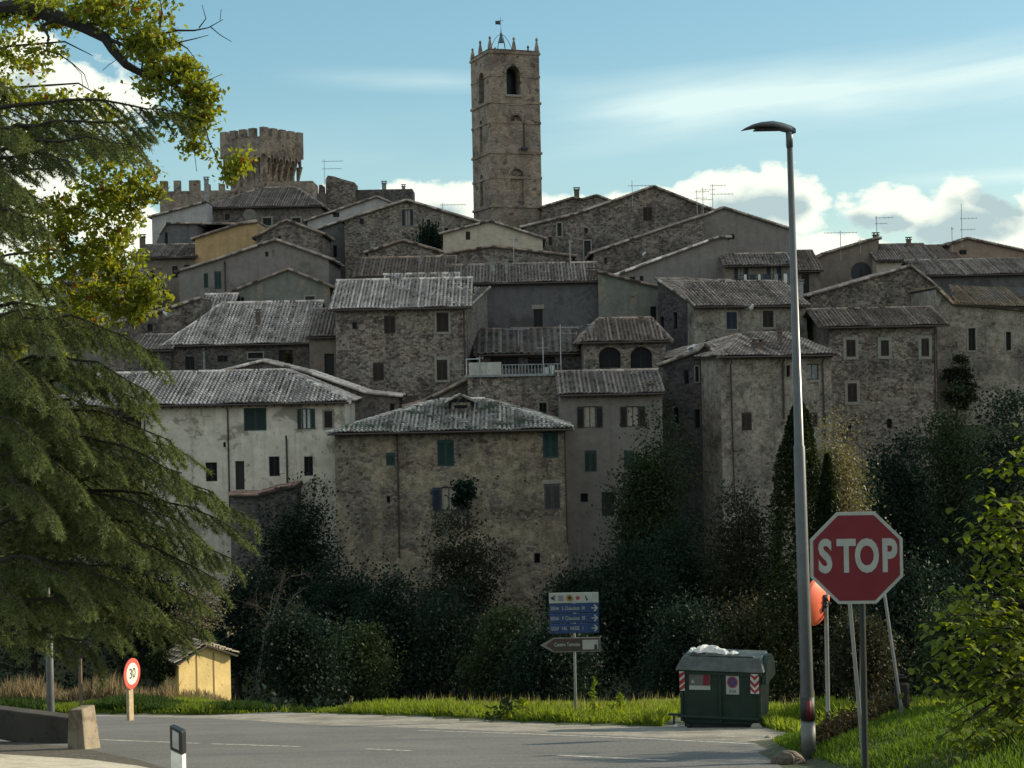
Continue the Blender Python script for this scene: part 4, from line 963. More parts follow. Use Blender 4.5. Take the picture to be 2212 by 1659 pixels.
# ---------------------------------------------------------------- vegetation
LM = dict(oak=leafm('oak_leaf', (.175,.205,.035), .45, .5, (1.6,1.45,.35)), dark=leafm('dark_leaf', (.015,.029,.019), .25, .3, (1.1,1.1,.8)), mid=leafm('mid_leaf', (.032,.050,.020), .3, .3, (1.1,1.1,.7)),  # dark and ivy greens lifted to teal, a haze veil put into the colour
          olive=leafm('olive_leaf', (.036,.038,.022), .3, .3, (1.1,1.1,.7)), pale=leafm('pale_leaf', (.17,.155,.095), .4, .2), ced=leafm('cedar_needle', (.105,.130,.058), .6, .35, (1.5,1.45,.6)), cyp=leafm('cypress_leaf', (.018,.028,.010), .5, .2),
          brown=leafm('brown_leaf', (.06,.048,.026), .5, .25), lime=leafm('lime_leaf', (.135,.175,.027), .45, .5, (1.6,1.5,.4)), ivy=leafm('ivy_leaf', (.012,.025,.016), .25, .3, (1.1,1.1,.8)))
def leaves(P, size, rg, asp=.6, droop=0.0, jit=.4):
    """diamond shaped leaves folded along the middle, one for every row of P"""
    n = len(P); s = size*(1+jit*(rg.random(n)-.5)*2)
    a = rg.normal(size=(n, 3)); a[:, 2] -= droop; a /= np.linalg.norm(a, axis=1)[:, None]
    b = np.cross(a, rg.normal(size=(n, 3))); b /= np.linalg.norm(b, axis=1)[:, None]; c = np.cross(a, b)
    A = a*s[:, None]*.5; Bv = b*(s*asp*.5)[:, None]; Cv = c*(s*.10)[:, None]
    v = np.stack([P-A, P+Bv+Cv-A*.1, P+A, P-Bv+Cv-A*.1], 1).reshape(-1, 3)
    f = np.arange(4*n).reshape(-1, 4)
    return v, f
def clumps(ells, ncl, nlf, cr, rg, shell=.75):
    """leaf positions in clumps spread through ellipsoids (cx,cy,cz,rx,ry,rz)"""
    out = []; tn = []
    w_ = np.array([e[3]*e[4]*e[5] for e in ells])**.66; w_ /= w_.sum()
    for e, k in zip(ells, np.maximum(1, (w_*ncl).astype(int))):
        d = rg.normal(size=(k, 3)); d /= np.linalg.norm(d, axis=1)[:, None]
        r = shell+(1-shell)*rg.random(k)-.45*(rg.random(k) < .3)*rg.random(k)
        C = np.array(e[:3])+d*r[:, None]*np.array(e[3:])
        for c in C:
            m = int(nlf*(.5+rg.random())); rr = cr*(.6+.8*rg.random())
            q = rg.normal(size=(m, 3))*np.array([rr, rr, rr*.65])*.55
            out.append(c+q); tn.append(np.clip(rg.normal(.45+.25*(rg.random()-.5), .2, m), 0, 1))
    return np.concatenate(out), np.concatenate(tn)
def trunk_mesh(H, r0, rg, limbs=(), lean=(0,0), n=8):
    q = MB(); pts = [(lean[0]*t*t*H, lean[1]*t*t*H, H*t-.5*(t == 0)) for t in (0,.15,.3,.5,.7,.85,1)]
    q.tube(pts, [r0*1.35, r0, r0*.85, r0*.68, r0*.48, r0*.3, r0*.12], n)
    for L_ in limbs:
        t = .3+.6*rg.random(); b = Vector((lean[0]*t*t*H, lean[1]*t*t*H, H*t)); e = Vector(L_); m = b.lerp(e, .5)+Vector((0,0,.12*(e-b).length))
        q.tube([b, m, e], [r0*.42, r0*.26, r0*.07], 6)
    return q
def tree(name, label, px0, px1, pyt, pyb, Y, kind, n=70, nl=90, size=.28, cr=.9, base=None, cat='tree', group='trees in the valley', lobes=5, trunk=.22, seed=None, barkm='bark', asp=.6, depth=.9):
    rg = np.random.default_rng(seed or int(px0*3+Y*7)); 
    p0, p1 = at(px0, (pyt+pyb)/2, Y), at(px1, (pyt+pyb)/2, Y); top = at((px0+px1)/2, pyt, Y).z; bot = at((px0+px1)/2, pyb, Y).z
    cx = (p0.x+p1.x)/2; gz = G(cx, Y) if base is None else base; bot = max(bot, gz+.3)
    root = thing(name, label, cat, (cx, Y, gz), 0, group)
    rx = abs(p1.x-p0.x)/2; rz = (top-bot)/2; cz = (top+bot)/2-gz; ells = []
    for k in range(lobes):
        f = (k+.5)/lobes; ang = rg.random()*6.28; off = .38*rx*(1-f*.6)
        ells.append((off*math.cos(ang), off*math.sin(ang)*depth, bot-gz+2*rz*(.2+.62*f), rx*(.72-.30*f*f)*(.85+.25*rg.random()), rx*depth*(.72-.3*f*f), rz*(.42+.1*rg.random())))
    e = ells[-1]; ells[-1] = (e[0], e[1], top-gz-e[5]*.98, e[3], e[4], e[5])
    P_, tn = clumps(ells, n, nl, cr, rg); v, f = leaves(P_, size, rg, asp)
    npmesh('crown', v, f, LM[kind], np.repeat(tn, 1), root)
    lim = [(e[0]+e[3]*.5*rg.normal(), e[1]+e[4]*.5*rg.normal(), e[2]+.3*e[5]*rg.normal()) for e in ells for _ in range(2)]
    trunk_mesh(max(.6, (top-gz)*.85), trunk, rg, lim).build('trunk', M[barkm], root)
    return root
V = 'trees in the valley'
TR = [ # px0 px1 top bottom Y kind n nl size cr label
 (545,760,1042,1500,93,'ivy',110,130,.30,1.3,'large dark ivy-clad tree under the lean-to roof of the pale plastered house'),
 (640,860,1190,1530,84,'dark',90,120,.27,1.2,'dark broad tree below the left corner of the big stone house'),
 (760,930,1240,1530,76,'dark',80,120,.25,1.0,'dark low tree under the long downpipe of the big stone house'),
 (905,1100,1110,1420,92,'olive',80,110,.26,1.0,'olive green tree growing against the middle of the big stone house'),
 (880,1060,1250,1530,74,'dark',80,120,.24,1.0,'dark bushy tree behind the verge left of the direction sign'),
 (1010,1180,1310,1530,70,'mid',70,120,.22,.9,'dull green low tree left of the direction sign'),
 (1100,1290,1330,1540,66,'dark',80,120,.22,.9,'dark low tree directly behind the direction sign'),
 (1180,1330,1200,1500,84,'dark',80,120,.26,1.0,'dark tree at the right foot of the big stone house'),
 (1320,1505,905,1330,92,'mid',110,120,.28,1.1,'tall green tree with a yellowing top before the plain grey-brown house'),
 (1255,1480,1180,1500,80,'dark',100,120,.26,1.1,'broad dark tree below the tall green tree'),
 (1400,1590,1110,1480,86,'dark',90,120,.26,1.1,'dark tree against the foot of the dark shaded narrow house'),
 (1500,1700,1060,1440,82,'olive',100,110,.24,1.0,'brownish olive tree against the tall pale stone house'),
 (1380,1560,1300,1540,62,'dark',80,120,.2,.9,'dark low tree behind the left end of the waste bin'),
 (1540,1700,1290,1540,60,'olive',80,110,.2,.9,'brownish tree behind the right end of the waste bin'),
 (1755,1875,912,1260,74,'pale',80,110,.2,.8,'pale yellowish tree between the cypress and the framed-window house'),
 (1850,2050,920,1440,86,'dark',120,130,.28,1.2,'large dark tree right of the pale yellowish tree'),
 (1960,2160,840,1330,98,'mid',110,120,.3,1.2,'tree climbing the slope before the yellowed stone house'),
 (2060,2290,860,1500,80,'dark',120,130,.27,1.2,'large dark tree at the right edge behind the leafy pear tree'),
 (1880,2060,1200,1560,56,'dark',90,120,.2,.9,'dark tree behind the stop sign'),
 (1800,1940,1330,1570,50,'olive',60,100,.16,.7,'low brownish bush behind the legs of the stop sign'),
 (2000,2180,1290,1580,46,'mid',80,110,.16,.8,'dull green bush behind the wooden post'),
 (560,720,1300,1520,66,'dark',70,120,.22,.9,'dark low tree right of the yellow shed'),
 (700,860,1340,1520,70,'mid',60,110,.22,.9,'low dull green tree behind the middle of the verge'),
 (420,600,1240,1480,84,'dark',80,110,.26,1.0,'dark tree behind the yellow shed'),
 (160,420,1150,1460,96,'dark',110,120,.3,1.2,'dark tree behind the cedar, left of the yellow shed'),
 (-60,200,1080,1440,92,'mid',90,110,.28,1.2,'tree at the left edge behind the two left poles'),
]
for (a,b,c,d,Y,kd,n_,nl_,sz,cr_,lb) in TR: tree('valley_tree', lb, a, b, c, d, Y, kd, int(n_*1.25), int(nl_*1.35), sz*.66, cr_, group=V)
tree('rooftop_bush', 'dark green bush before the shuttered stone gable left of the bell tower', 900, 960, 474, 560, 158, 'dark', 40, 90, .26, .6, base=at(930,560,158).z-.5, cat='bush', group='bushes', trunk=.1)
tree('wall_shrub', 'dark spiky shrub before the blue-shuttered window of the big stone house', 980, 1040, 1020, 1105, 97, 'dark', 30, 80, .2, .35, base=at(1010,1110,97).z-.4, cat='shrub', group='bushes', trunk=.08)
tree('climbing_plant', 'yellowish climbing plant on the wall of the yellowed stone house', 2020, 2110, 770, 900, 126.8, 'olive', 60, 80, .22, .5, base=at(2060,905,126.8).z-.4, cat='climber', group='bushes', trunk=.08, depth=.25)
tree('terrace_plant', 'small brown potted bush on the house with the long rippling roof', 612, 634, 758, 790, 123.6, 'brown', 14, 60, .14, .25, base=at(622,792,123.6).z, cat='plant', group='bushes', trunk=.04)
tree('topiary_tree', 'small dark clipped tree between the round road sign and the yellow shed', 312, 372, 1400, 1482, 60, 'cyp', 60, 120, .08, .22, base=at(340,1503,60).z, cat='tree', group='small trees on the verge', trunk=.06, lobes=3)
# cypress
def cypress(px, w_, pyt, pyb, Y, lb):
    rg = np.random.default_rng(int(px)); b = at(px, pyb, Y); t = at(px, pyt, Y); gz = min(G(b.x, Y), b.z); H = t.z-gz; rr = w_/F*Y/2
    root = thing('cypress', lb, 'cypress tree', (b.x, Y, gz), 0, 'cypresses'); n = 26000
    h_ = rg.random(n)**.8; prof = np.minimum(1, (1-h_)*2.0)**.62*np.minimum(1, .55+h_*3); ang = rg.random(n)*2*math.pi
    lump = 1+.16*np.sin(ang*3+h_*14)+.10*np.sin(ang*7-h_*31); r = rr*prof*lump*np.sqrt(.55+.45*rg.random(n))
    P_ = np.stack([r*np.cos(ang), r*np.sin(ang), h_*H+.3], 1); v, f = leaves(P_, .17, rg, .35, 0); npmesh('crown', v, f, LM['cyp'], np.clip(.45+.3*rg.normal(size=n), 0, 1), root)
    trunk_mesh(H*.7, .16, rg).build('trunk', M['bark'], root)
cypress(1738, 165, 880, 1560, 58, 'tall dark cypress directly behind the street lamp')
cypress(1797, 70, 1000, 1550, 57, 'slimmer cypress partly hidden behind the stop sign')
# bare tree with dry leaves by the shed
def bare_tree(px, py0, Y, H, lb, kind='brown', nlv=900, seed=3, spread=1.0, group='bare trees'):
    rg = random.Random(seed); b = at(px, py0, Y); root = thing('bare_tree', lb, 'tree', b, 0, group); q = MB(); tips = []
    def br(p, d, L, r, lv):
        pts = [p]; d = d.copy()
        for i in range(4):
            d = (d+Vector((rg.gauss(0,.16), rg.gauss(0,.16), rg.gauss(.03,.1)))).normalized(); pts.append(pts[-1]+d*L/4)
        q.tube(pts, [r*(1-.16*i) for i in range(5)], 5 if lv > 1 else 4, cap=False)
        tips.extend(pts[2:])
        if lv:
            for k in range(rg.choice((3,4))):
                i = rg.choice((1,2,3,4)); nd = (d+Vector((rg.gauss(0,.7*spread), rg.gauss(0,.7*spread), rg.gauss(.1,.5)))).normalized(); br(pts[i], nd, L*.62, r*.5, lv-1)
    br(Vector((0,0,-.3)), Vector((0,0,1)), H*.45, H*.016, 4)
    q.build('branches', M['palebark'], root)
    r2 = np.random.default_rng(seed); T_ = np.array([tuple(t) for t in tips]); P_ = T_[r2.integers(0, len(T_), nlv)]+r2.normal(size=(nlv,3))*.1
    v, f = leaves(P_, .1, r2, .6); npmesh('leaves', v, f, LM[kind], r2.random(nlv), root)
bare_tree(455, 1485, 66, 7.2, 'pale-barked half bare tree standing behind the yellow shed', 'pale', 1500, 5)
bare_tree(560, 1500, 70, 6.4, 'thin bare tree right of the yellow shed', 'brown', 500, 9)
bare_tree(1120, 1400, 97, 5.5, 'leafless shrub against the foot of the big stone house', 'brown', 200, 12)
# slope undergrowth
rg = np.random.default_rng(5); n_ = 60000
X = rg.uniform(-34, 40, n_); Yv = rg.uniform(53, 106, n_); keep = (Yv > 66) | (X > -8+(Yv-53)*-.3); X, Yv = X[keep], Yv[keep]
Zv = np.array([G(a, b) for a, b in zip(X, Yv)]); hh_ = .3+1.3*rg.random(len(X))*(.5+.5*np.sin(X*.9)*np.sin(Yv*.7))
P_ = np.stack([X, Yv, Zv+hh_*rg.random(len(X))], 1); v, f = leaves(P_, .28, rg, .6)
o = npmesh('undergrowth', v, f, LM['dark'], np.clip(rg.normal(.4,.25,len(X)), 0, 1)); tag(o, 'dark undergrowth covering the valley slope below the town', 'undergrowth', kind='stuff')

# ---------------------------------------------------------------- cedar
def rib(P0, P1, w0, up):
    return
CX, CY = at(-70, 1500, 31).x, 31.0
GZ = G(CX, CY); cedar = thing('cedar', 'large cedar with drooping feathery boughs at the left', 'cedar tree', (CX, CY, GZ), 0)
rc = np.random.default_rng(21); rr_ = random.Random(4)
tips = [(395,262,31),(330,290,30),(300,330,29),(120,640,30),(150,720,29),(345,795,29),(290,770,28.5),(250,850,29.5),(330,905,29),(320,880,28),(370,985,29),(400,1010,29.8),(395,1060,28.5),
        (470,1100,29),(552,1150,29.5),(520,1185,29),(500,1240,29),(480,1290,28.6),(430,1330,29),(440,1390,30),(405,1405,29.6),(330,1340,28),(260,1400,28.4),(200,1330,27.6),(120,1150,27),(90,1010,27),(140,900,27.4),(180,1080,27.6),(240,1150,27.8),(300,1210,28),(380,1250,28.3),
        (60,860,27),(120,760,27.6),(60,640,27.5),(90,520,28),(40,420,28),(150,350,29),(60,300,29),(220,1440,29.4),(40,1340,27.8),(310,1310,29.2),(420,1180,28.4),(180,980,28),(260,1040,28.4),(100,930,28.6),(90,450,29.4),(350,1160,30.5),(450,1230,31),(280,930,30.6),(240,300,30.6)]
for k in range(34):
    a = rr_.uniform(.3, 5.8); tips.append((None, None, (a, rr_.uniform(.12, .97))))
nd_p = []; nd_d = []; nd_t = []
lb_ = MB()
HT = 15.5
for (px, py, Y) in tips:
    if px is None:
        a, h_ = Y; R_ = 4.6*(1-h_*.72)*(.5 if .44 < h_ < .78 else 1); e = Vector((R_*math.sin(a*1.0+1.2), R_*math.cos(a+1.2)*.9, HT*h_*.92+.6))
        if e.y < -1.0: continue
    else:
        w3 = at(px, py, Y); e = Vector((w3.x-CX, w3.y-CY, w3.z-GZ))
    L = math.hypot(e.x, e.y); z0 = e.z + .10*L+ .25*rr_.random(); b = Vector((0, 0, max(1.2, z0-.1*L)))
    pts = []
    for i in range(13):
        t = i/12; p = b.lerp(e, t); p.z += .16*L*math.sin(math.pi*t*.9)*(1 if py is None or py > 400 else .5) + .03*rr_.gauss(0,1); p.x += .04*rr_.gauss(0,1); p.y += .04*rr_.gauss(0,1); pts.append(p)
    lb_.tube(pts, [.055*(1-t/13)**1.2+.006 for t in range(13)], 5, cap=False)
    for i in range(2, 12):
        for u in range(7): nd_p.append(pts[i].lerp(pts[i+1], u/7)+Vector((0,0,-.01))); nd_d.append((pts[i+1]-pts[i]).normalized()); nd_t.append(.3)
    # side twigs
    nt_ = int(8+L*5)
    for k in range(nt_):
        t = .16+.84*(k+rr_.random())/nt_; i = min(11, int(t*12)); p = pts[i].lerp(pts[i+1], t*12-i); d = (pts[i+1]-pts[max(0,i-1)]).normalized(); sd = d.cross(Vector((0,0,1))).normalized()*(1 if k % 2 else -1)
        tl = (1.15-.62*t)*(.55+.6*rr_.random())*min(1.15, L*.26+.3); dd = (d*.9+sd*(.6-.25*t)+Vector((0,0,-.38-.3*rr_.random()))).normalized()
        q = [p]; ns = 7
        for j in range(ns): dd = (dd+Vector((0,0,-.055))+Vector((rr_.gauss(0,.05), rr_.gauss(0,.05), rr_.gauss(0,.04)))).normalized(); q.append(q[-1]+dd*tl/ns)
        if L > 1.2: lb_.tube([q[0], q[3], q[7]], [.012, .008, .003], 3, cap=False)
        for j in range(1, ns+1):
            for u in range(4): nd_p.append(q[j-1].lerp(q[j], (u+rr_.random()*.5)/4)); nd_d.append(dd); nd_t.append(.34+.40*j/ns)
            # third order twiglets
            if j < ns:
                s2 = dd.cross(Vector((0,0,1))).normalized()*(1 if j % 2 else -1); d3 = (dd*.8+s2*.8+Vector((0,0,-.35))).normalized(); l3 = tl*.28*(1.1-j/ns)
                for u in range(5): nd_p.append(q[j]+d3*l3*(u+.5)/5); nd_d.append(d3); nd_t.append(.30+.5*u/5)
nd_p = np.array([tuple(p) for p in nd_p]); nd_d = np.array([tuple(p) for p in nd_d]); K = 4
Pn = np.repeat(nd_p, K, 0); Dn = np.repeat(nd_d, K, 0); m_ = len(Pn)
dirn = Dn*.75+rc.normal(size=(m_,3))*.55; dirn[:, 2] += .12; dirn /= np.linalg.norm(dirn, axis=1)[:, None]
sdn = np.cross(dirn, rc.normal(size=(m_,3))); sdn /= np.linalg.norm(sdn, axis=1)[:, None]; ln = .075+.05*rc.random(m_)
v = np.stack([Pn-sdn*.007, Pn+sdn*.007, Pn+dirn*ln[:, None]], 1).reshape(-1, 3); f = np.arange(3*m_).reshape(-1, 3)
npmesh('foliage', v, f, LM['ced'], np.clip(np.repeat(np.array(nd_t)+rc.normal(0,.12,len(nd_p)), K)+rc.normal(0,.12,m_), 0, 1), cedar)
lb_.build('limbs', M['bark'], cedar)
q = MB(); q.tube([(0,0,-.4),(.05,0,2),(0,.05,6),(.05,0,11),(0,0,HT)], [.42,.34,.26,.14,.03], 10); q.build('trunk', M['bark'], cedar)
print('cedar needles', m_)

# ---------------------------------------------------------------- oak
OX, OY = at(-330, 1500, 36).x, 36.0
GO = G(OX, OY); oak = thing('oak', 'oak with yellow-green leaves arching over the top left', 'oak tree', (OX, OY, GO), 0)
def W3(px, py, Y): p = at(px, py, Y); return Vector((p.x-OX, p.y-OY, p.z-GO))
q = MB()
main = [(-330,1500,36),(-330,1000,36),(-300,500,36),(-220,150,35),(-100,40,34),(35,14,33),(75,22,32.8),(130,38,32.6),(180,58,32.5),(228,82,32.3),(245,108,32.2),(272,140,32),(305,158,32),(345,166,31.8),(378,185,31.7),(400,212,31.6),(412,250,31.6),(408,290,31.5)]
q.tube([W3(*p) for p in main], [.45,.4,.33,.25,.19,.16,.15,.135,.12,.11,.10,.085,.07,.06,.05,.035,.022,.012], 7)
def twig(pts, r0, r1=.006): n_ = len(pts); q.tube([W3(*p) for p in pts], [lerp(r0, r1, i/(n_-1)) for i in range(n_)], 5, cap=False)
for pts, r0 in (([(180,58,32.5),(230,48,32.2),(275,62,32),(300,90,31.8)],.06), ([(228,82,32.3),(262,95,32),(300,108,31.8),(330,100,31.7)],.05), ([(330,100,31.7),(345,75,31.7),(380,66,31.7),(420,66,31.6),(450,60,31.5),(482,42,31.4)],.035),
                ([(345,82,31.7),(385,92,31.6),(420,84,31.5),(450,76,31.4)],.022), ([(385,92,31.6),(405,105,31.5),(418,122,31.4)],.018), ([(455,58,31.4),(475,75,31.3),(500,90,31.3)],.012), ([(335,100,31.7),(345,60,31.6),(350,25,31.5),(345,-5,31.4)],.03),
                ([(130,38,32.6),(92,55,32.4),(105,80,32.3),(100,110,32.2),(130,118,32.1)],.05), ([(130,118,32.1),(160,140,32),(182,160,32),(192,190,32)],.016), ([(150,132,32),(176,160,32),(180,200,32)],.008), ([(430,60,31.5),(445,40,31.4),(436,10,31.3)],.014), ([(475,45,31.4),(478,20,31.3)],.006),
                ([(400,212,31.6),(430,230,31.4),(450,300,31.3),(470,345,31.2),(490,385,31.2)],.02), ([(345,166,31.8),(350,210,31.6),(400,270,31.5)],.014), ([(305,158,32),(310,120,31.8),(325,100,31.7)],.025), ([(258,125,32.1),(235,140,32),(222,152,31.9)],.008),
                ([(415,165,31.6),(440,178,31.4),(480,160,31.3)],.008), ([(410,290,31.5),(420,330,31.4),(425,370,31.4)],.008), ([(250,270,33),(290,300,32.6),(330,360,32.4),(340,400,32.3)],.03), ([(260,350,33),(300,352,32.8),(330,352,32.6)],.012)): twig(pts, r0)
for k in range(9):
    y0 = -60+k*90; twig([(-300,y0+200,36),(-120,y0+110,35),(20,y0+70,34.2),(110+30*(k%3),y0+60,33.6),(180+20*(k%4),y0+90,33.2)], .05, .008)
q.build('branches', plain('oak_bark', (.022,.02,.017), .95), oak)
OC = [(10,10,60,60,34,9),(70,0,70,25,33,9),(150,12,70,22,32.6,11),(235,10,60,24,32.4,11),(300,20,50,26,32.2,8),(95,45,70,22,33,8),(200,40,60,18,32.5,7),(250,45,50,22,32.2,7),(20,100,45,70,33.6,9),(60,130,50,50,33,8),(105,110,30,22,32.4,3),(20,190,40,45,33.6,6),
      (300,95,40,26,31.9,10),(335,75,40,38,31.7,16),(325,125,30,30,31.8,8),(282,75,30,26,32,5),(325,180,40,26,31.7,6),(290,175,25,20,31.8,2),(372,150,40,28,31.6,9),(395,140,34,30,31.5,8),(410,180,36,26,31.5,8),(380,190,45,20,31.6,6),(440,205,24,26,31.4,4),(408,225,30,24,31.5,5),(375,255,26,16,31.5,4),(425,265,32,32,31.4,9),(410,300,32,24,31.4,8),(452,245,24,24,31.4,4),(345,235,20,18,31.5,2),(462,210,22,20,31.4,3),(447,325,12,16,31.3,1),(465,345,12,14,31.3,1),
      (512,352,20,22,31.2,7),(500,380,16,12,31.2,3),(430,230,20,20,31.4,2),(350,290,14,10,31.5,1),
      (60,225,70,30,33.6,9),(130,222,50,26,33.2,7),(190,235,45,28,33,5),(230,255,40,26,33,5),(50,290,80,60,34.6,12),(150,320,90,60,34.6,14),(240,330,60,60,33.6,9),(295,330,36,34,33,6),(318,385,30,40,32.8,6),(300,430,36,36,32.8,7),(335,420,20,26,32.6,3),(250,410,60,50,33.4,10),(200,450,80,60,34,16),(270,460,40,30,33,6),(120,460,80,70,34.4,16),(40,480,70,80,34.6,10),
      (245,520,60,50,33,18),(180,560,70,60,33.4,22),(260,580,50,50,32.8,18),(290,625,46,40,32.6,15),(240,640,50,40,32.8,16),(150,480,60,50,33,12),(110,540,50,50,33,12),(220,400,50,40,33,8),(310,655,30,24,32.5,7),(150,620,60,50,33.4,14),(80,580,80,80,34.2,14),(60,680,60,60,34.2,8),(170,680,30,40,33.2,8),(190,700,26,40,33,5),(150,720,26,40,33.2,5),(270,680,40,22,32.7,5),(20,760,50,70,34.4,6),(330,630,22,26,32.5,4),
      (-60,200,80,260,35,20),(-60,600,80,260,35.4,22),(-140,300,80,280,36,16)]
PP = []; TT = []; ro = np.random.default_rng(8)
for (px, py, rx, ry, Y, k) in OC:
    c = W3(px, py, Y); sx_, sz_ = rx/F*Y, ry/F*Y; k = int(k*1.45)+(1 if k > 2 else 0)
    for j in range(k):
        d = ro.normal(size=3)*.5; cc = np.array(c)+d*np.array([sx_, max(sx_, sz_)*.9, sz_]); m_ = ro.integers(14, 36); PP.append(cc+ro.normal(size=(m_,3))*np.array([.105,.105,.085])); TT.append(np.clip(ro.normal(.5+.18*ro.normal(), .18, m_), 0, 1))
PP = np.concatenate(PP); TT = np.concatenate(TT); v, f = leaves(PP, .115, ro, .62, .2); npmesh('leaves', v, f, LM['oak'], TT, oak); print('oak', len(PP))
# a few rust-coloured leaves
sel = ro.integers(0, len(PP), 260); v, f = leaves(PP[sel]+ro.normal(size=(260,3))*.05, .14, ro, .6); npmesh('withered_leaves', v, f, leafm('rust_leaf', (.24,.08,.02), .4, .4, (1.4,1.1,.6)), ro.random(260), oak)

# ---------------------------------------------------------------- pear-like tree on the right edge
PX, PY_ = at(2330, 1500, 19).x, 19.0
pear = thing('leafy_tree', 'leafy lime-green tree with curling drooping leaves at the right edge', 'tree', (PX, PY_, G(PX, PY_)), 0)
def W4(px, py, Y): p = at(px, py, Y); return Vector((p.x-PX, p.y-PY_, p.z-G(PX, PY_)))
q = MB(); q.tube([(0,0,-.4),(0,0,1),(.05,0,2.4),(0,.1,4.2),(-.1,0,6)], [.16,.12,.1,.07,.02], 8)
rp = random.Random(2); PP = []; TT = []; DD = []
for (tx, ty, Y) in [(2212,960,18.6),(2150,1000,18.4),(2140,1080,18.2),(2120,1120,18.2),(2100,1170,18.1),(2085,1130,18.3),(2130,1190,18.4),(2170,1080,18.6),(2190,1150,18.2),(2150,1240,18.2),(2110,1240,18.4),(2050,1290,18),(2030,1330,17.9),(2075,1300,18.3),(2120,1320,18),(2170,1300,18.4),
                    (2020,1370,18.2),(2060,1400,17.9),(2110,1400,18.2),(2160,1400,18),(2005,1430,18.4),(2050,1470,18),(2100,1480,18.3),(2150,1480,18),(2010,1500,18.2),(2040,1550,18),(2090,1560,17.8),(2150,1570,18.1),(2060,1620,17.6),(2110,1640,17.8),(2180,1640,17.9),(2190,1530,18.3),(2200,1420,18.3),(2205,1240,18.6),(2020,1600,17.7),(2190,1350,18.8),(2140,1530,18.8),(2080,1440,18.7),(2110,1360,18.8),(2060,1350,18.7),(2100,1600,18.6),(2180,1470,18.9),
                    (2260,1000,18.8),(2280,1150,18.4),(2270,1300,18.2),(2280,1450,18),(2270,1600,18)]:
    e = W4(tx, ty, Y); b = Vector((0,0,max(.5, e.z-.5))); m = b.lerp(e, .55)+Vector((0,0,.15)); q.tube([b, m, e], [.03,.016,.004], 5, cap=False)
    for k in range(46):
        t = 1-.62*rp.random()**1.5; p = (b.lerp(m, t*2) if t < .5 else m.lerp(e, t*2-1)); PP.append(p+Vector((rp.gauss(0,.11), rp.gauss(0,.11), rp.gauss(-.03,.11)))); TT.append(min(1, max(0, rp.gauss(.5,.2))))
q.build('branches', M['bark'], pear)
PP = np.array([tuple(p) for p in PP]); n_ = len(PP); r3 = np.random.default_rng(3)
# curved leaves: three segments drooping
ax = r3.normal(size=(n_,3)); ax[:, 2] = np.abs(ax[:, 2])*.1-.15; ax /= np.linalg.norm(ax, axis=1)[:, None]; sd_ = np.cross(ax, [0,0,1.0]); sd_ /= np.linalg.norm(sd_, axis=1)[:, None]; s_ = .105+.045*r3.random(n_)
v = []; prevp = PP.copy(); widths = (.012, .5, .55, .08); cur = PP.copy(); dvec = ax.copy(); rows = []
for i in range(4):
    wv = (s_*widths[i]*.5)[:, None]*sd_; rows.append((cur-wv+[0,0,0], cur+wv)); cur = cur+dvec*(s_/3)[:, None]; dvec[:, 2] -= .55; dvec /= np.linalg.norm(dvec, axis=1)[:, None]
v = np.stack([rows[0][0], rows[0][1], rows[1][0], rows[1][1], rows[2][0], rows[2][1], rows[3][0], rows[3][1]], 1).reshape(-1, 3)
base_ = np.arange(n_)[:, None]*8; f = np.concatenate([base_+np.array([0,1,3,2]), base_+np.array([2,3,5,4]), base_+np.array([4,5,7,6])]); npmesh('leaves', v, f, LM['lime'], np.tile(TT, 3), pear)
# ---------------------------------------------------------------- road and ground sheets
def sheet(name, pts, z, mat, kind='structure'):
    polys = [[Vector((p[0], p[1], 0)) for p in pts]]; tri = tessellate_polygon(polys); fs = []
    for t in tri:
        a, b, c = (polys[0][i] for i in t); cr = (b-a).cross(c-a).z
        if abs(cr) > 1e-8: fs.append(tuple(t) if cr > 0 else tuple(t[::-1]))
    q = MB(); q.add([(p[0], p[1], z-SLOPE*p[1]) for p in pts], fs); o = q.build(name, mat); tag(o, kind=kind); return o
n = NT('asphalt_material'); v = n.map()
ac = n.mix(n.ramp(n.noise(v, .35, 6, .6), .35, .7), (.085,.083,.078), (.125,.121,.112)); ac = n.mix(n.ramp(n.noise(v, 22, 4), .45, .75), ac, (.20,.195,.18)); ac = n.mix(n.ramp(n.noise(n.map((.15, 1.2, 1)), 1.0, 5), .55, .7), ac, (.075,.078,.08))
cr_ = n.vor(n.add(v, n.scl(n.noise(v, .8, 4, out=1), 1.2)), .35, 'DISTANCE_TO_EDGE', 'Distance'); ac = n.mix(n.math('MULTIPLY', n.ramp(cr_, .010, .003), .45), ac, (.05,.05,.05)); n.col(ac); n.b.inputs['Roughness'].default_value = .85; n.bump(n.noise(v, 40, 3), .01)
asph = n.m
n = NT('gravel_material'); v = n.map(); gc = n.mix(n.ramp(n.noise(v, 5, 7, .7), .35, .65), (.19,.172,.14), (.32,.295,.25)); gc = n.mix(n.ramp(n.noise(v, .7, 5), .45, .65), gc, (.15,.14,.11)); n.col(gc); n.bump(n.noise(v, 18, 4), .03); grav = n.m
n = NT('pale_paving_material'); v = n.map(); gc = n.mix(n.ramp(n.noise(v, 2.5, 7, .7), .35, .65), (.36,.325,.255), (.52,.475,.38)); n.col(gc); n.bump(n.noise(v, 18, 4), .02); pave = n.m
n = NT('dark_soil_material'); v = n.map(); n.col(n.mix(n.ramp(n.noise(v, 3.5, 7, .7), .35, .65), (.05,.043,.032), (.10,.088,.065))); n.bump(n.noise(v, 12, 4), .04); soil = n.m
paint = NT('worn_road_paint_material'); v = paint.map(); paint.col(paint.mix(paint.ramp(paint.noise(v, 9, 5, .7), .42, .6), (.56,.54,.46), (.22,.21,.18))); paint = paint.m
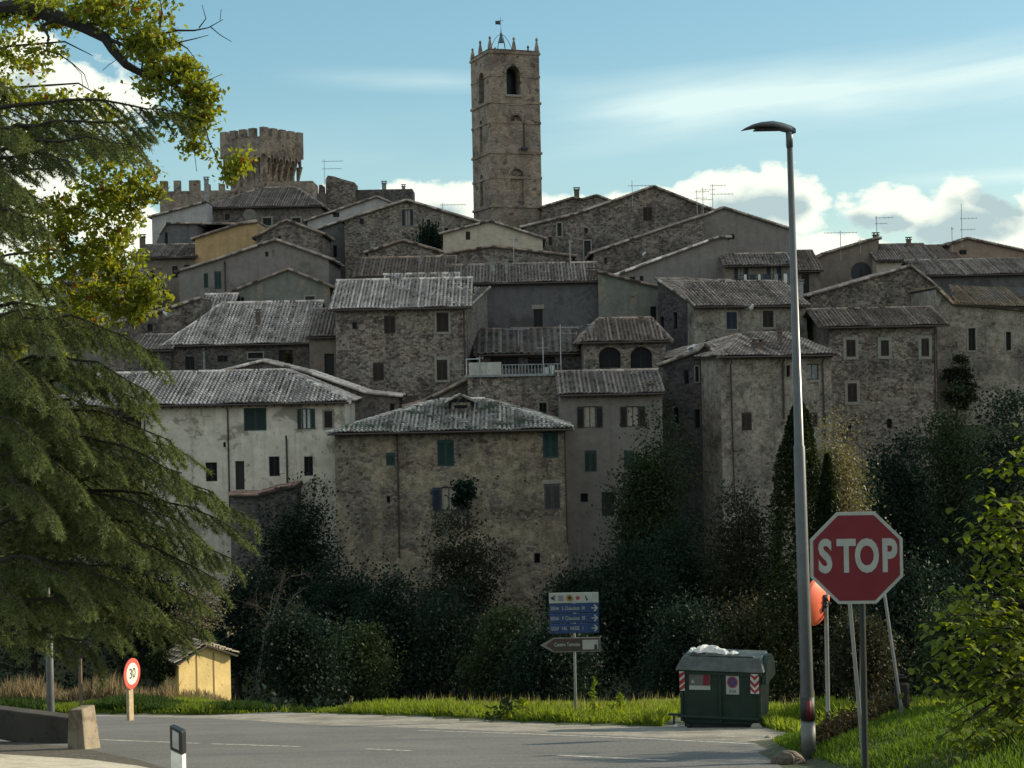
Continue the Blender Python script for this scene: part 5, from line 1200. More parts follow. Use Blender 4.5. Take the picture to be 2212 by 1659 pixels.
road = [(p.x, p.y) for p in AE]+[(60, AE[-1].y-3), (34, 24), (13.5, 26.2), (8, 28.6), (4.6, 27.9), (3.75, 25.5), (3.55, 22), (2.9, 15), (2.7, 0), (2.7, -40), (-60, -40), (-90, 30)]
sheet('road', road, .0, asph)
shoulder = [(p.x, p.y) for p in AE]+[(p.x, p.y+.35) for p in reversed(GE)]
sheet('gravel_shoulder', shoulder, -.003, grav)
pv = [ground_at(a, b) for a, b in ((-400,1612),(-100,1624),(60,1633),(190,1641),(300,1655),(420,1680),(560,1740),(700,1900),(300,2600),(-900,2600),(-900,1640))]
sheet('pavement', [(p.x, p.y) for p in pv], .006, pave)
dv = [ground_at(a, b) for a, b in ((-400,1592),(-100,1598),(0,1603),(140,1612),(205,1622),(232,1628),(300,1642),(380,1666),(300,1655),(190,1641),(60,1633),(-100,1624),(-400,1612))]
sheet('soil_strip', [(p.x, p.y) for p in dv], .003, soil)
def stripe(name, p0, p1, wd, lab=None):
    a, b = ground_at(*p0), ground_at(*p1); d = (b-a).normalized(); nn = Vector((-d.y, d.x, 0))*wd/2
    pts = []; k = max(2, int((b-a).length/.5))
    up = [a.lerp(b, i/k)+nn*(1+random.uniform(-.25,.2)) for i in range(k+1)]; dn = [a.lerp(b, i/k)-nn*(1+random.uniform(-.25,.2)) for i in range(k+1)]
    return sheet(name, [(p.x, p.y) for p in up+dn[::-1]], .004, paint)
stripe('road_marking', (215,1598), (430,1606), .14); stripe('road_marking', (455,1607), (648,1613), .14); stripe('road_marking', (790,1618), (890,1622), .12); stripe('road_marking', (1205,1632), (1442,1643), .14)
pe = [(700,1575),(900,1578),(1100,1584),(1400,1596),(1700,1611)]
for a, b in zip(pe, pe[1:]):
    if a[0] != 700: stripe('road_edge_line', a, b, .13)
patch = [ground_at(a, b) for a, b in ((880,1586),(1180,1578),(1420,1590),(1330,1600),(1200,1602),(1000,1612),(860,1604))]
n = NT('asphalt_repair_material'); v = n.map(); n.col(n.mix(n.ramp(n.noise(v, 14, 4), .45, .75), (.06,.063,.065), (.095,.097,.095))); 

# ---------------------------------------------------------------- grass
def blades(name, X, Y, H, wd, mat, lab, kindz, seed=1, z=None, lean=.35, tone=(.5,.2)):
    r = np.random.default_rng(seed); m_ = len(X); Z = np.array([G(a, b) for a, b in zip(X, Y)]) - .01
    P_ = np.stack([X, Y, Z], 1); a = r.random(m_)*2*math.pi; s_ = np.stack([np.cos(a), np.sin(a), np.zeros(m_)], 1)*(wd*.5)*(.6+.8*r.random(m_))[:, None]
    tip = P_+np.stack([r.normal(size=m_)*lean*H, r.normal(size=m_)*lean*H, H*(.5+.7*r.random(m_))], 1); mid = P_*.5+tip*.5; mid[:, 2] += H*.08
    v = np.stack([P_-s_, P_+s_, mid+s_*.8, tip, mid-s_*.8], 1).reshape(-1, 3); f = np.arange(5*m_).reshape(-1, 5)
    o = npmesh(name, v, f, mat, np.clip(r.normal(tone[0], tone[1], m_), 0, 1)); tag(o, lab, kindz, kind='stuff'); return o
GM = leafm('grass_blade', (.15,.20,.035), .45, .5, (1.5,1.45,.4)); GD = leafm('dry_grass_blade', (.22,.18,.115), .45, .4, (1.3,1.15,.8)); GB = leafm('bank_grass_blade', (.085,.14,.028), .4, .45, (1.5,1.45,.35))
r = np.random.default_rng(3)
def region(nn, x0, x1, d0, d1, pw_=1.0):
    X = r.uniform(x0, x1, nn); Yv = np.array([edgeY(GE, x) for x in X])+d0+(d1-d0)*r.random(nn)**pw_; return X, Yv
X, Y = region(70000, -19, 9, .25, 11); patchy = .55+.45*np.sin(X*1.7+np.sin(Y*.8)*2)*np.sin(Y*1.1+X*.3); blades('verge_grass', X, Y, .10+.16*patchy, .035, GM, 'bright green grass on the verge along the road', 'grass', 4)
X, Y = region(9000, -17, 8.5, .2, 1.2); blades('verge_weeds', X, Y, .14+.14*(np.sin(X*2.3) > .1), .05, GM, 'leafy weeds along the edge of the gravel', 'weeds', 5, tone=(.35,.2))
X, Y = region(1700, -12, 8.5, 3, 10.5); blades('verge_stalks', X, Y, .24+.26*r.random(len(X)), .02, leafm('seed_stalk', (.22,.215,.10), .4, .4, (1.3,1.2,.6)), 'pale dry stalks standing in the verge grass', 'dry stalks', 6, lean=.15)
X = r.uniform(-24, -7, 30000); Y = r.uniform(58, 74, 30000); keep = (X < -9.5) | (Y < 66); X, Y = X[keep], Y[keep]; blades('tall_dry_grass', X, Y, np.where(X < -12.5, 1.0, .42)*(.8+.3*np.sin(X*2)), .045, GD, 'tall dry reddish grass in the field behind the left verge', 'dry grass', 7, lean=.2, tone=(.42,.22))
X = r.uniform(-22, -6.5, 26000); Y = np.array([edgeY(GE, x) for x in X])+.5+2.2*r.random(len(X)); blades('roadside_hedge_grass', X, Y, .30+.12*np.sin(X*1.3), .05, leafm('deep_grass_blade', (.03,.06,.016), .5, .3), 'darker thick grass bordering the far side of the road at the left', 'grass', 8, tone=(.5,.25))
nn = 80000; X = r.uniform(3.85, 12, nn); Y = r.uniform(14, 31, nn); Z_ = np.array([G(a, b) for a, b in zip(X, Y)]); keep = (Z_+SLOPE*Y > .06); X, Y = X[keep], Y[keep]; blades('bank_grass', X, Y, .10+.05*np.sin(X*3)*np.sin(Y*2), .018, GB, 'short grass covering the bank on the right', 'grass', 9)
X = r.uniform(5.2, 9, 7000); Y = r.uniform(31, 37, 7000); blades('far_bank_grass', X, Y, .30+.1*np.sin(X*3), .04, GM, 'bright grass between the waste bin and the street lamp', 'grass', 10)
# weed plants on the verge
def weed(px, py, Y, h_, lab, nl=60, wdt=.25, kind='lime'):
    b = at(px, py, Y); b.z = G(b.x, Y); rg = np.random.default_rng(int(px)); root = thing('weed_plant', lab, 'plant', b, 0, 'weeds standing in the verge')
    m_ = nl; t = rg.random(m_); P_ = np.stack([rg.normal(size=m_)*wdt*.4*(1.1-t), rg.normal(size=m_)*wdt*.4*(1.1-t), t*h_], 1); v, f = leaves(P_, .14, rg, .4); npmesh('foliage', v, f, LM[kind], rg.random(m_), root); q = MB(); q.tube([(0,0,-.1),(0,0,h_*.5),(.02,0,h_)], [.015,.01,.004], 5); q.build('stem', M['bark'], root)
weed(1284, 1560, 40, .95, 'tall green weed just right of the pole of the direction sign', 60, .2); weed(1095, 1565, 41, .55, 'round dark green weed clump at the gravel edge', 220, .8, 'mid'); weed(1130, 1560, 41.5, .45, 'light green weed clump beside the round dark clump', 120, .6); weed(1340, 1560, 40, .5, 'green weed left of the waste bin', 80, .4); weed(760, 1520, 50, .55, 'pale weed in the middle of the verge', 40, .3, 'pale')

# ---------------------------------------------------------------- low wall and end block at the left
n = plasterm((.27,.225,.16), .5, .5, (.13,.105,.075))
pb = ground_at(186, 1617); qb = thing('wall_end_block', 'weathered stone block at the end of the low dark wall, its right face sunlit', 'stone block', (pb.x-.05, pb.y-.1, pb.z), R(-15))
q = MB(); q.hexa([(-.22,-.2,-.2),(.20,-.2,-.2),(.20,.40,-.2),(-.22,.40,-.2),(-.20,-.14,.78),(.09,-.14,.80),(.10,.34,.80),(-.20,.34,.78)]); q.build('block', n, qb, bevel=.03)
a = ground_at(150, 1606); b = ground_at(-500, 1592)
d = (b-a); d.z = 0; L_ = d.length; lw = thing('low_wall', 'low dark parapet wall running off to the left behind the sunlit end block', 'wall', (a.x, a.y, a.z), math.atan2(d.y, d.x))
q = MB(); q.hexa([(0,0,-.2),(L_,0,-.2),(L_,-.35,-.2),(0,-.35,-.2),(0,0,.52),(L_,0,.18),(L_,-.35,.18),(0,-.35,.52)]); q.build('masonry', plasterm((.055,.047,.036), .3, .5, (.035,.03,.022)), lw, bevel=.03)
# delineator post
b = ground_at(385, 1800); Yd = 17.2; p = at(386, 1659, Yd); dl = thing('delineator_post', 'white roadside marker post with a slanted black top and a reflector', 'marker post', (p.x, Yd, -SLOPE*Yd), R(-14))
q = MB(); w_, dp_ = .068, .05; h1, h2 = .60, .86
q.hexa([(-w_,-dp_,-.2),(w_,-dp_,-.2),(w_,dp_,-.2),(-w_,dp_,-.2),(-w_,-dp_,h1+.045),(w_,-dp_,h1-.01),(w_,dp_,h1-.01),(-w_,dp_,h1+.045)]); q.build('post', M['white'], dl, bevel=.012)
q = MB(); e = .004; q.hexa([(-w_-e,-dp_-e,h1+.045),(w_+e,-dp_-e,h1-.01),(w_+e,dp_+e,h1-.01),(-w_-e,dp_+e,h1+.045),(-w_-e,-dp_-e,h2+.04),(w_+e,-dp_-e,h2-.02),(w_+e,dp_+e,h2-.02),(-w_-e,dp_+e,h2+.04)]); q.build('black_band', plain('black_plastic', (.012,.013,.014), .4), dl, bevel=.012)
q = MB(); q.hexa([(-.036,-dp_-.012,h1+.075),(.036,-dp_-.012,h1+.045),(.036,-dp_,h1+.045),(-.036,-dp_,h1+.075),(-.036,-dp_-.012,h2-.0),(.036,-dp_-.012,h2-.035),(.036,-dp_,h2-.035),(-.036,-dp_,h2-.0)]); q.build('reflector', plain('reflector_grey', (.3,.32,.32), .35), dl)
# left poles
p = ground_at(110, 1552); lp = thing('left_lamp_pole', 'tall grey pole rising into the cedar boughs at the left', 'pole', p); lp.name = 'lamp_pole'
q = MB(); q.tube([(0,0,-.3),(0,0,0),(0,0,2.6),(0,0,2.65),(-.05,0,6),(-.12,0,9.5)], [.13,.125,.12,.09,.07,.045], 14); q.build('pole', plain('grey_pole_paint', (.10,.105,.10), .4, .3), lp, smooth=True)
q = MB(); q.tube([(-.12,0,9.4),(.2,0,9.55),(.9,0,9.6),(1.2,0,9.55)], [.06,.12,.12,.03], 8); q.build('lamp_head', M['iron'], lp)
p = at(175, 1521, 47); sg = thing('rear_facing_sign', 'dark back of a small road sign on a thin brown pole behind the wall block', 'road sign', (p.x, 47, G(p.x, 47))); sg.name = 'road_sign_back'
z0 = at(176, 1421, 47).z-G(p.x,47); z1 = at(176, 1386, 47).z-G(p.x,47)
q = MB(); q.tube([(0,0,-.2),(0,0,z1)], .055, 8); q.build('pole', plain('brown_pole', (.13,.09,.055), .6), sg); q = MB(); q.box((-.36,-.1,z0),(.33,-.06,z1)); q.build('panel', M['iron'], sg, bevel=.02)
# ---------------------------------------------------------------- lettering
def text(s, size, mat, parent, loc, name='lettering', bold=0, sx_=1.0, ext=.002, rot=(R(90),0,0), align='CENTER'):
    c = bpy.data.curves.new('t', 'FONT'); c.body = s; c.size = size; c.offset = bold; c.extrude = ext; c.align_x = align; c.align_y = 'CENTER'; c.resolution_u = 4
    o = bpy.data.objects.new('t', c); COL.objects.link(o); bpy.context.view_layer.update()
    me = bpy.data.meshes.new_from_object(o.evaluated_get(bpy.context.evaluated_depsgraph_get())); bpy.data.objects.remove(o); bpy.data.curves.remove(c)
    me.materials.clear(); me.materials.append(mat); t = bpy.data.objects.new(name, me); COL.objects.link(t); t.parent = parent; t.location = loc; t.rotation_euler = rot; t.scale = (sx_, 1, 1); return t
def plate(name, out, y, th, mat, parent, bevel=0): q = MB(); q.prism(out, y, y+th); return q.build(name, mat, parent, bevel=bevel)
RED = plain('sign_red', (.15,.007,.014), .6, 0, .08); SW = plain('sign_white', (.34,.36,.33), .6, 0, .08); BLUE = plain('sign_blue', (.010,.04,.13), .6, 0, .1); BRN = plain('sign_brown', (.05,.035,.025), .6, 0, .1); BLK = plain('sign_black', (.015,.018,.018), .6)
# stop sign
Ys = 15.9; c = at(1850, 1205, Ys); st = thing('stop_sign', 'octagonal red stop sign on a dark post at the right', 'stop sign', (c.x, Ys, -SLOPE*Ys), R(-3)); zc_ = c.z+SLOPE*Ys; rad = .45
def octa(r_): return [(r_/math.cos(R(22.5))*math.cos(R(22.5+45*k)), zc_+r_/math.cos(R(22.5))*math.sin(R(22.5+45*k))) for k in range(8)]
plate('border', octa(rad), -.006, .012, SW, st); plate('face', octa(rad-.032), -.010, .004, RED, st)
for ch, px in (('S', -.305), ('T', -.10), ('O', .10), ('P', .315)): text(ch, .44, SW, st, (px, -.013, zc_+.005), 'letter', .016, .66)
q = MB(); q.tube([(.06,.05,-.3),(.055,.05,zc_+.3)], .03, 10); q.build('post', plain('dark_green_post', (.02,.026,.023), .6, .2), st)
q = MB(); q.box((-.3,.006,zc_+.15),(.3,.03,zc_+.19)); q.box((-.3,.006,zc_-.19),(.3,.03,zc_-.15)); q.build('bracket', M['metal'], st)
# other poles behind it
for (x0,y0,x1,y1,Y,ybase,lab) in ((1830,1240,1856,1535,20,1640,'thin leaning pale pole, left of the two behind the stop sign'),(1904,1240,1939,1478,24,1520,'thin leaning pale pole rising from the wooden post behind the stop sign'),(1862,1230,1861,1453,22,1600,'straight thin pale pole in the middle behind the stop sign')):
    a = at(x0, y0, Y); b = at(x1, y1, Y); dd = (b-a).normalized(); gz = G(b.x, Y); k = (gz-.1-a.z)/dd.z; b2 = a+dd*k; q = MB(); q.tube([a-b2, Vector((0,0,0))], .024, 8); q.tube([(a-b2)*1.0, (a-b2)*1.01], [.03,.026], 8)
    o = q.build('thin_pole', M['metal'], smooth=False); o.location = b2; tag(o, lab, 'pole', 'thin poles behind the stop sign')
p = at(1948, 1559, 25); wp = thing('wooden_post', 'thick dark wooden post standing in the grass of the bank', 'post', (p.x, 25, G(p.x, 25)), R(12)); q = MB(); q.tube([(0,0,-.3),(0,0,.1),(.01,0,.5),(0,.01,.60),(0,.01,.64)], [.125,.125,.115,.11,.06], 10); q.build('stump', M['bark'], wp)
# traffic mirror
Ym = 31; c = at(1763, 1299, Ym); mr = thing('traffic_mirror', 'convex traffic mirror seen from behind with a bright orange-red shell', 'traffic mirror', (c.x, Ym, G(c.x, Ym)), 0); q = MB(); zc_ = c.z-G(c.x, Ym)
prof = [(.46,-.02),(.47,.02),(.44,.05),(.38,.09),(.25,.15),(.10,.17),(.0,.175)]; n_ = 24; vs = []; fs = []
for r_, d_ in prof:
    for k in range(n_): t = 2*math.pi*k/n_; vs.append((r_*math.cos(t), -d_, r_*math.sin(t)))
for i in range(len(prof)-1):
    for k in range(n_): fs.append((i*n_+k, i*n_+(k+1) % n_, (i+1)*n_+(k+1) % n_, (i+1)*n_+k))
fs.append(tuple(range(n_))); q.add(vs, fs); om = plain('orange_red_shell', (.92,.17,.08), .5, 0, .05); s_ = q.build('mirror_shell', om, mr, smooth=True); s_.location = (0,0,zc_); s_.rotation_euler = (R(6),0,R(52))
q = MB(); q.tube([(0,-.16,-.1),(0,-.22,-.05),(.1,-.24,0),(0,-.22,.08),(0,-.16,.12)], .03, 6); q.box((-.05,-.2,-.16),(.05,-.15,.16)); b_ = q.build('clamp', M['iron'], mr); b_.location = (0,0,zc_); b_.rotation_euler = (R(6),0,R(52))
px_ = at(1787, 1450, Ym).x-c.x; q = MB(); q.tube([(px_,.0,-.2),(px_,0,zc_+.35)], .042, 10); q.tube([(px_,0,zc_),(px_-.1,-.08,zc_)], .03, 6); q.build('pole', M['metal'], mr)
# street lamp
p = at(1748, 1652, 23); lx = p.x; z0 = G(lx, 23); tl = at(1705, 285, 23); sl_ = thing('street_lamp', 'tall tapering grey street lamp with a flat curved head pointing left', 'street lamp', (lx, 23, z0)); H = tl.z-z0; lean = tl.x-lx
def lx_(z): return lean*z/H
zj = at(1727, 965, 23).z-z0
q = MB(); q.tube([(lx_(z),0,z) for z in (-.3,0,zj,zj+.02,H)], [.105,.10,.080,.068,.040], 18); q.build('pole', plain('lamp_pole_paint', (.085,.092,.092), .35, .35, .1), sl_, smooth=True)
z_a, z_b = at(1742, 1555, 23).z-z0, at(1741, 1505, 23).z-z0
q = MB(); q.tube([(lx_(z_a),0,z_a),(lx_(z_b),0,z_b)], [.102,.100], 18); q.build('dark_band', BLK, sl_, smooth=True); q = MB(); za, zb_ = z_a+.02, z_b-.04; q.tube([(lx_(za),-.004,za),(lx_(zb_),-.004,zb_)], [.1035,.1025], 18); o = q.build('red_reflector', RED, sl_, smooth=True); o.scale = (.62, 1.02, 1)
q = MB(); z_c = at(1744, 1557, 23).z-z0; q.tube([(lx_(0),0,.02),(lx_(z_c),0,z_c-.01)], [.104,.1035], 18); q.build('pale_base', plain('pale_grey_paint', (.13,.135,.125), .5), sl_, smooth=True)
# head: cross-sections from the pole to the tip
q = MB(); secs = [(.09,.0,.03,.05,.02),(.03,.02,.055,.07,.05),(-.10,.06,.09,.075,.055),(-.24,.095,.13,.065,.05),(-.40,.10,.14,.045,.045),(-.52,.085,.13,.03,.035),(-.62,.055,.09,.015,.02),(-.68,.03,.02,.004,.006)]; vs = []; fs = []; n_ = 10
for x, z, hw, up_, dn_ in secs:
    for k in range(n_): t = 2*math.pi*k/n_; s0 = math.sin(t); vs.append((x, hw*math.cos(t), z+(up_ if s0 > 0 else dn_)*s0))
for i in range(len(secs)-1):
    for k in range(n_): fs.append((i*n_+k, i*n_+(k+1) % n_, (i+1)*n_+(k+1) % n_, (i+1)*n_+k))
fs += [tuple(range(n_)), tuple((len(secs)-1)*n_+k for k in range(n_))]; q.add(vs, fs); q.tube([(0,0,-.22),(0,0,.02)], [.048,.052], 12); o = q.build('lamp_head', plain('lamp_head_grey', (.085,.10,.11), .45, .3), sl_, smooth=True); o.location = (lean, 0, H); 
q = MB(); q.box((-.5,-.1,.028),(-.14,.1,.04)); o = q.build('lamp_lens', M['glass'], o); 
# direction sign
Yg = 41.5; c = at(1240, 1335, Yg); ds = thing('direction_sign', 'road sign with white and blue panels above a brown arrow panel on one pole', 'direction sign', (c.x, Yg, G(c.x, Yg))); gz = G(c.x, Yg)
k_ = Yg*1.0/F
def zs(py): return at(1240, py, Yg).z-gz
pw_ = (1292-1187)/2*k_/math.cos(0)*1.02; x0, x1 = -pw_, pw_
zz = [zs(1280), zs(1302.5), zs(1324.5), zs(1346), zs(1368)]
plate('white_panel', [(x0,zz[1]+.006),(x1,zz[1]+.006),(x1,zz[0]),(x0,zz[0])], -.03, .03, SW, ds)
h_ = zz[0]-zz[1]; zc_ = (zz[0]+zz[1])/2
text('<', .26, BLK, ds, (x0+.10, -.034, zc_-.01), 'arrow', .006, .8); plate('arrow_shaft', [(x0+.05,zc_-.012),(x0+.17,zc_-.012),(x0+.17,zc_+.012),(x0+.05,zc_+.012)], -.034, .004, BLK, ds)
def disc(name, x, z, r_, mat, y=-.036): return plate(name, [(x+r_*math.cos(2*math.pi*k/16), z+r_*math.sin(2*math.pi*k/16)) for k in range(16)], y, .005, mat, ds)
plate('symbol', [(x0+.24,zc_-.07),(x0+.37,zc_-.07),(x0+.37,zc_+.07),(x0+.24,zc_+.07)], -.034, .004, plain('symbol_grey', (.2,.2,.2)), ds)
disc('symbol', x0+.53, zc_, .09, plain('symbol_ochre', (.28,.17,.03))); disc('symbol', x0+.53, zc_+.005, .045, BLK, -.040); disc('symbol', x0+.74, zc_, .055, plain('symbol_red', (.28,.06,.06)))
plate('symbol', [(x0+.92,zc_+.05),(x0+.96,zc_-.08),(x0+1.0,zc_-.06),(x0+.97,zc_+.0),(x0+.95,zc_+.06)], -.034, .004, plain('symbol_dark_green', (.02,.06,.04)), ds)
for i, (tx) in enumerate(('SIENA   S. Chianciano  34', 'SIENA   P. Chianciano  38', 'GOLF   VAL   NASSE   1')):
    za, zb_ = zz[i+1]-.012, zz[i+2]+.012; zm = (za+zb_)/2; bp = plate('blue_panel', [(x0,zb_),(x1,zb_),(x1,za),(x0,za)], -.03, .03, BLUE, ds)
    t = text(tx, .135, SW, ds, (x0+.03, -.034, zm), 'lettering', .001, .62, .002, align='LEFT')
    plate('arrow', [(x1-.19,zm-.012),(x1-.08,zm-.012),(x1-.13,zm-.075),(x1-.10,zm-.09),(x1-.02,zm),(x1-.10,zm+.09),(x1-.13,zm+.075),(x1-.08,zm+.012),(x1-.19,zm+.012)], -.034, .004, SW, ds)
za, zb_ = zs(1377), zs(1408); xa, xb = -(1240-1166)*k_, (1296-1240)*k_; xm = -(1240-1194)*k_; zm = (za+zb_)/2
ar = [(xm,zb_),(xb,zb_),(xb,za),(xm,za),(xa,zm)]; plate('brown_arrow_panel', ar, -.03, .03, plain('sign_frame_grey', (.16,.15,.13), .6), ds)
ar2 = [(xm+.03,zb_+.025),(xb-.03,zb_+.025),(xb-.03,za-.025),(xm+.03,za-.025),(xa+.13,zm)]; plate('brown_field', ar2, -.034, .004, BRN, ds)
text('Centro Termale', .135, SW, ds, (xm+.02, -.037, zm+.01), 'lettering', .002, .74, .002, align='LEFT'); plate('symbol_panel', [(xb-.46,zb_+.06),(xb-.06,zb_+.06),(xb-.06,za-.06),(xb-.46,za-.06)], -.0375, .003, SW, ds); plate('symbol', [(xb-.16,zb_+.06),(xb-.09,zb_+.06),(xb-.09,zm),(xb-.16,zm)], -.0405, .003, BLK, ds)
q = MB(); q.tube([(0.0,.04,-.3),(0.0,.04,zz[0]-.03)], .035, 10); q.build('pole', M['metal'], ds)
# round sign on wooden post
Yr = 47.5; c = at(285, 1455, Yr); rs_ = thing('round_sign', 'round white speed sign with a red rim, turned to the right, on a tan post', 'road sign', (c.x-.02, Yr, G(c.x, Yr))); gz = G(c.x, Yr); zc_ = c.z-gz; yw = R(72); par = thing('sign_disc_tmp', 'x', 'x'); bpy.data.objects.remove(par)
def rdisc(name, r_, y, th, mat):
    q = MB(); q.prism([(r_*math.cos(2*math.pi*k/32), r_*math.sin(2*math.pi*k/32)) for k in range(32)], y, y+th); o = q.build(name, mat, rs_); o.location = (0,0,zc_); o.rotation_euler = (0,0,yw); return o
o = rdisc('red_rim', .45, -.03, .02, plain('rim_red', (.55,.09,.06), .5)); rdisc('white_field', .315, -.036, .006, plain('bright_white', (.75,.74,.62), .5))
t = text('30', .42, plain('glyph_dark', (.05,.06,.03), .6), rs_, (0,0,zc_), 'lettering', .004, .85); t.rotation_euler = (R(90), 0, yw); nrm = Vector((math.sin(yw), -math.cos(yw), 0)); t.location = Vector((0,0,zc_))+nrm*.042
q = MB(); q.hexa([(-.10,.02,-.3),(.10,.02,-.3),(.10,.12,-.3),(-.10,.12,-.3),(-.10,.02,zc_+.2),(.10,.02,zc_+.2),(.10,.12,zc_+.2),(-.10,.12,zc_+.2)]); o = q.build('post', plain('tan_wood', (.42,.33,.20), .8), rs_); o.rotation_euler = (0,0,yw*.9)
# ---------------------------------------------------------------- waste bin
pl = ground_at(1471, 1572); wb = thing('waste_bin', 'large dark green waste container with a grey lid and red and white hazard strips', 'waste container', (pl.x, pl.y, pl.z-.05), R(-18)); GRN = plain('container_green', (.010,.027,.017), .7, 0, .25, 3); LID = plain('container_lid', (.06,.072,.064), .6, 0, .3, 5)
Wd, Dp, Hb = 1.74, 1.25, 1.30
q = MB(); q.hexa([(.04,0.04,.16),(Wd-.04,0.04,.16),(Wd-.04,Dp-.04,.16),(.04,Dp-.04,.16),(0,0,Hb),(Wd,0,Hb),(Wd,Dp,Hb),(0,Dp,Hb)])
for x in (.0, Wd/2-.03, Wd-.06): q.box((x, -.035, .2), (x+.06, 0.03, Hb-.02))
q.box((.02,-.05,.28),(Wd-.02,0.03,.34)); q.box((-.03,-.04,Hb-.08),(Wd+.03,.02,Hb)); q.build('body', GRN, wb, bevel=.015)
q = MB(); q.box((.06,.1,.06),(Wd-.06,Dp-.1,.158)); q.build('base_frame', BLK, wb)
q = MB(); q.hexa([(-.09,-.10,Hb+.012),(Wd+.09,-.10,Hb+.012),(Wd+.09,Dp+.08,Hb+.012),(-.09,Dp+.08,Hb+.012),(.03,.16,Hb+.27),(Wd-.03,.16,Hb+.27),(Wd-.03,Dp-.2,Hb+.30),(.03,Dp-.2,Hb+.30)]); q.box((Wd*.1,.2,Hb+.27),(Wd*.9,.26,Hb+.31)); q.build('lid', LID, wb, bevel=.03)
q = MB(); n_ = 14; out = [(Dp*.5+ .62*math.cos(math.pi*k/n_), Hb-.25+.55*math.sin(math.pi*k/n_)) for k in range(n_+1)]; q.add([(Wd+.02, y, z) for y, z in out]+[(Wd+.12, y, z) for y, z in out], [tuple(range(n_+1))[::-1], tuple(range(n_+1, 2*n_+2))]+[(i, i+1, n_+2+i, n_+1+i) for i in range(n_)]+[(n_, 0, n_+1, 2*n_+1)]); q.build('side_plate', GRN, wb)
for nm, xx in (('pedal', -.28), ('pedal', Wd+.02)): q = MB(); q.box((xx, .02, .30),(xx+.26, .08, .34)); q.box((xx+.1,.02,.12),(xx+.14,.06,.30)); q.build(nm, M['iron'], wb)
for xx in (.12, Wd-.2):
    for yy in (.15, Dp-.2): q = MB(); q.tube([(xx,yy,.08),(xx+.07,yy,.08)], .08, 12); q.build('wheel', BLK, wb)
def hz(x0, x1, chev):
    s_ = plate('hazard_strip', [(x0,.86),(x1,.86),(x1,1.28),(x0,1.28)], -.045, .008, plain('strip_white', (.5,.5,.46), .6), wb); m_ = (x0+x1)/2; rr2 = plain('strip_red', (.28,.02,.02), .6)
    for z in (1.14, .98, .84):
        zz_ = max(z, .86)
        pts = [(x0, z+.10), (m_, z), (x1, z+.10), (x1, z+.18 if z+.18 < 1.28 else 1.28), (m_, z+.08), (x0, min(1.28, z+.18))] if chev else [(x0, max(.86, z-.02)), (x1, z+.08), (x1, min(1.28, z+.18)), (x0, z+.08)]
        if min(p[1] for p in pts) < .86: pts = [(a, max(.862, b)) for a, b in pts]
        plate('red_stripe', pts, -.048, .003, rr2, wb)
hz(-.005, .11, False); hz(Wd-.21, Wd-.03, True)
plate('label_sticker', [(.20,.90),(.66,.90),(.66,1.24),(.20,1.24)], -.012, .01, plain('sticker_grey', (.10,.10,.095), .6), wb); plate('red_label', [(.50,1.0),(.54,.985),(.63,.985),(.645,1.04),(.645,1.19),(.62,1.225),(.52,1.225)], -.015, .003, RED, wb); plate('white_label', [(.20,.885),(.66,.895),(.66,.985),(.20,.975)], -.016, .004, SW, wb); plate('white_label', [(.25,1.03),(.32,1.03),(.27,1.12)], -.016, .004, SW, wb)
cx = 1.14; plate('no_parking_sticker', [(cx-.14,.82),(cx+.14,.82),(cx+.14,1.24),(cx-.14,1.24)], -.012, .01, SW, wb)
def wd_(r_, y, mat, nm): q = MB(); q.prism([(cx+r_*math.cos(2*math.pi*k/24), 1.08+r_*1.08*math.sin(2*math.pi*k/24)) for k in range(24)], y, y+.003); q.build(nm, mat, wb)
wd_(.115, -.015, plain('ring_red', (.25,.05,.04), .6), 'red_ring'); wd_(.088, -.018, plain('disc_blue', (.03,.04,.16), .6), 'blue_disc')
for s_ in (-1, 1): plate('cross_bar', [(cx-.07*s_-.012,1.015),(cx-.07*s_+.012,1.005),(cx+.07*s_+.012,1.145),(cx+.07*s_-.012,1.155)], -.0205-(s_+1)*.0008, .002, plain('bar_red', (.22,.05,.06), .6), wb)
text('0-24', .085, BLK, wb, (cx, -.0135, .885), 'lettering', .001, .9, .001)
rt = random.Random(6)
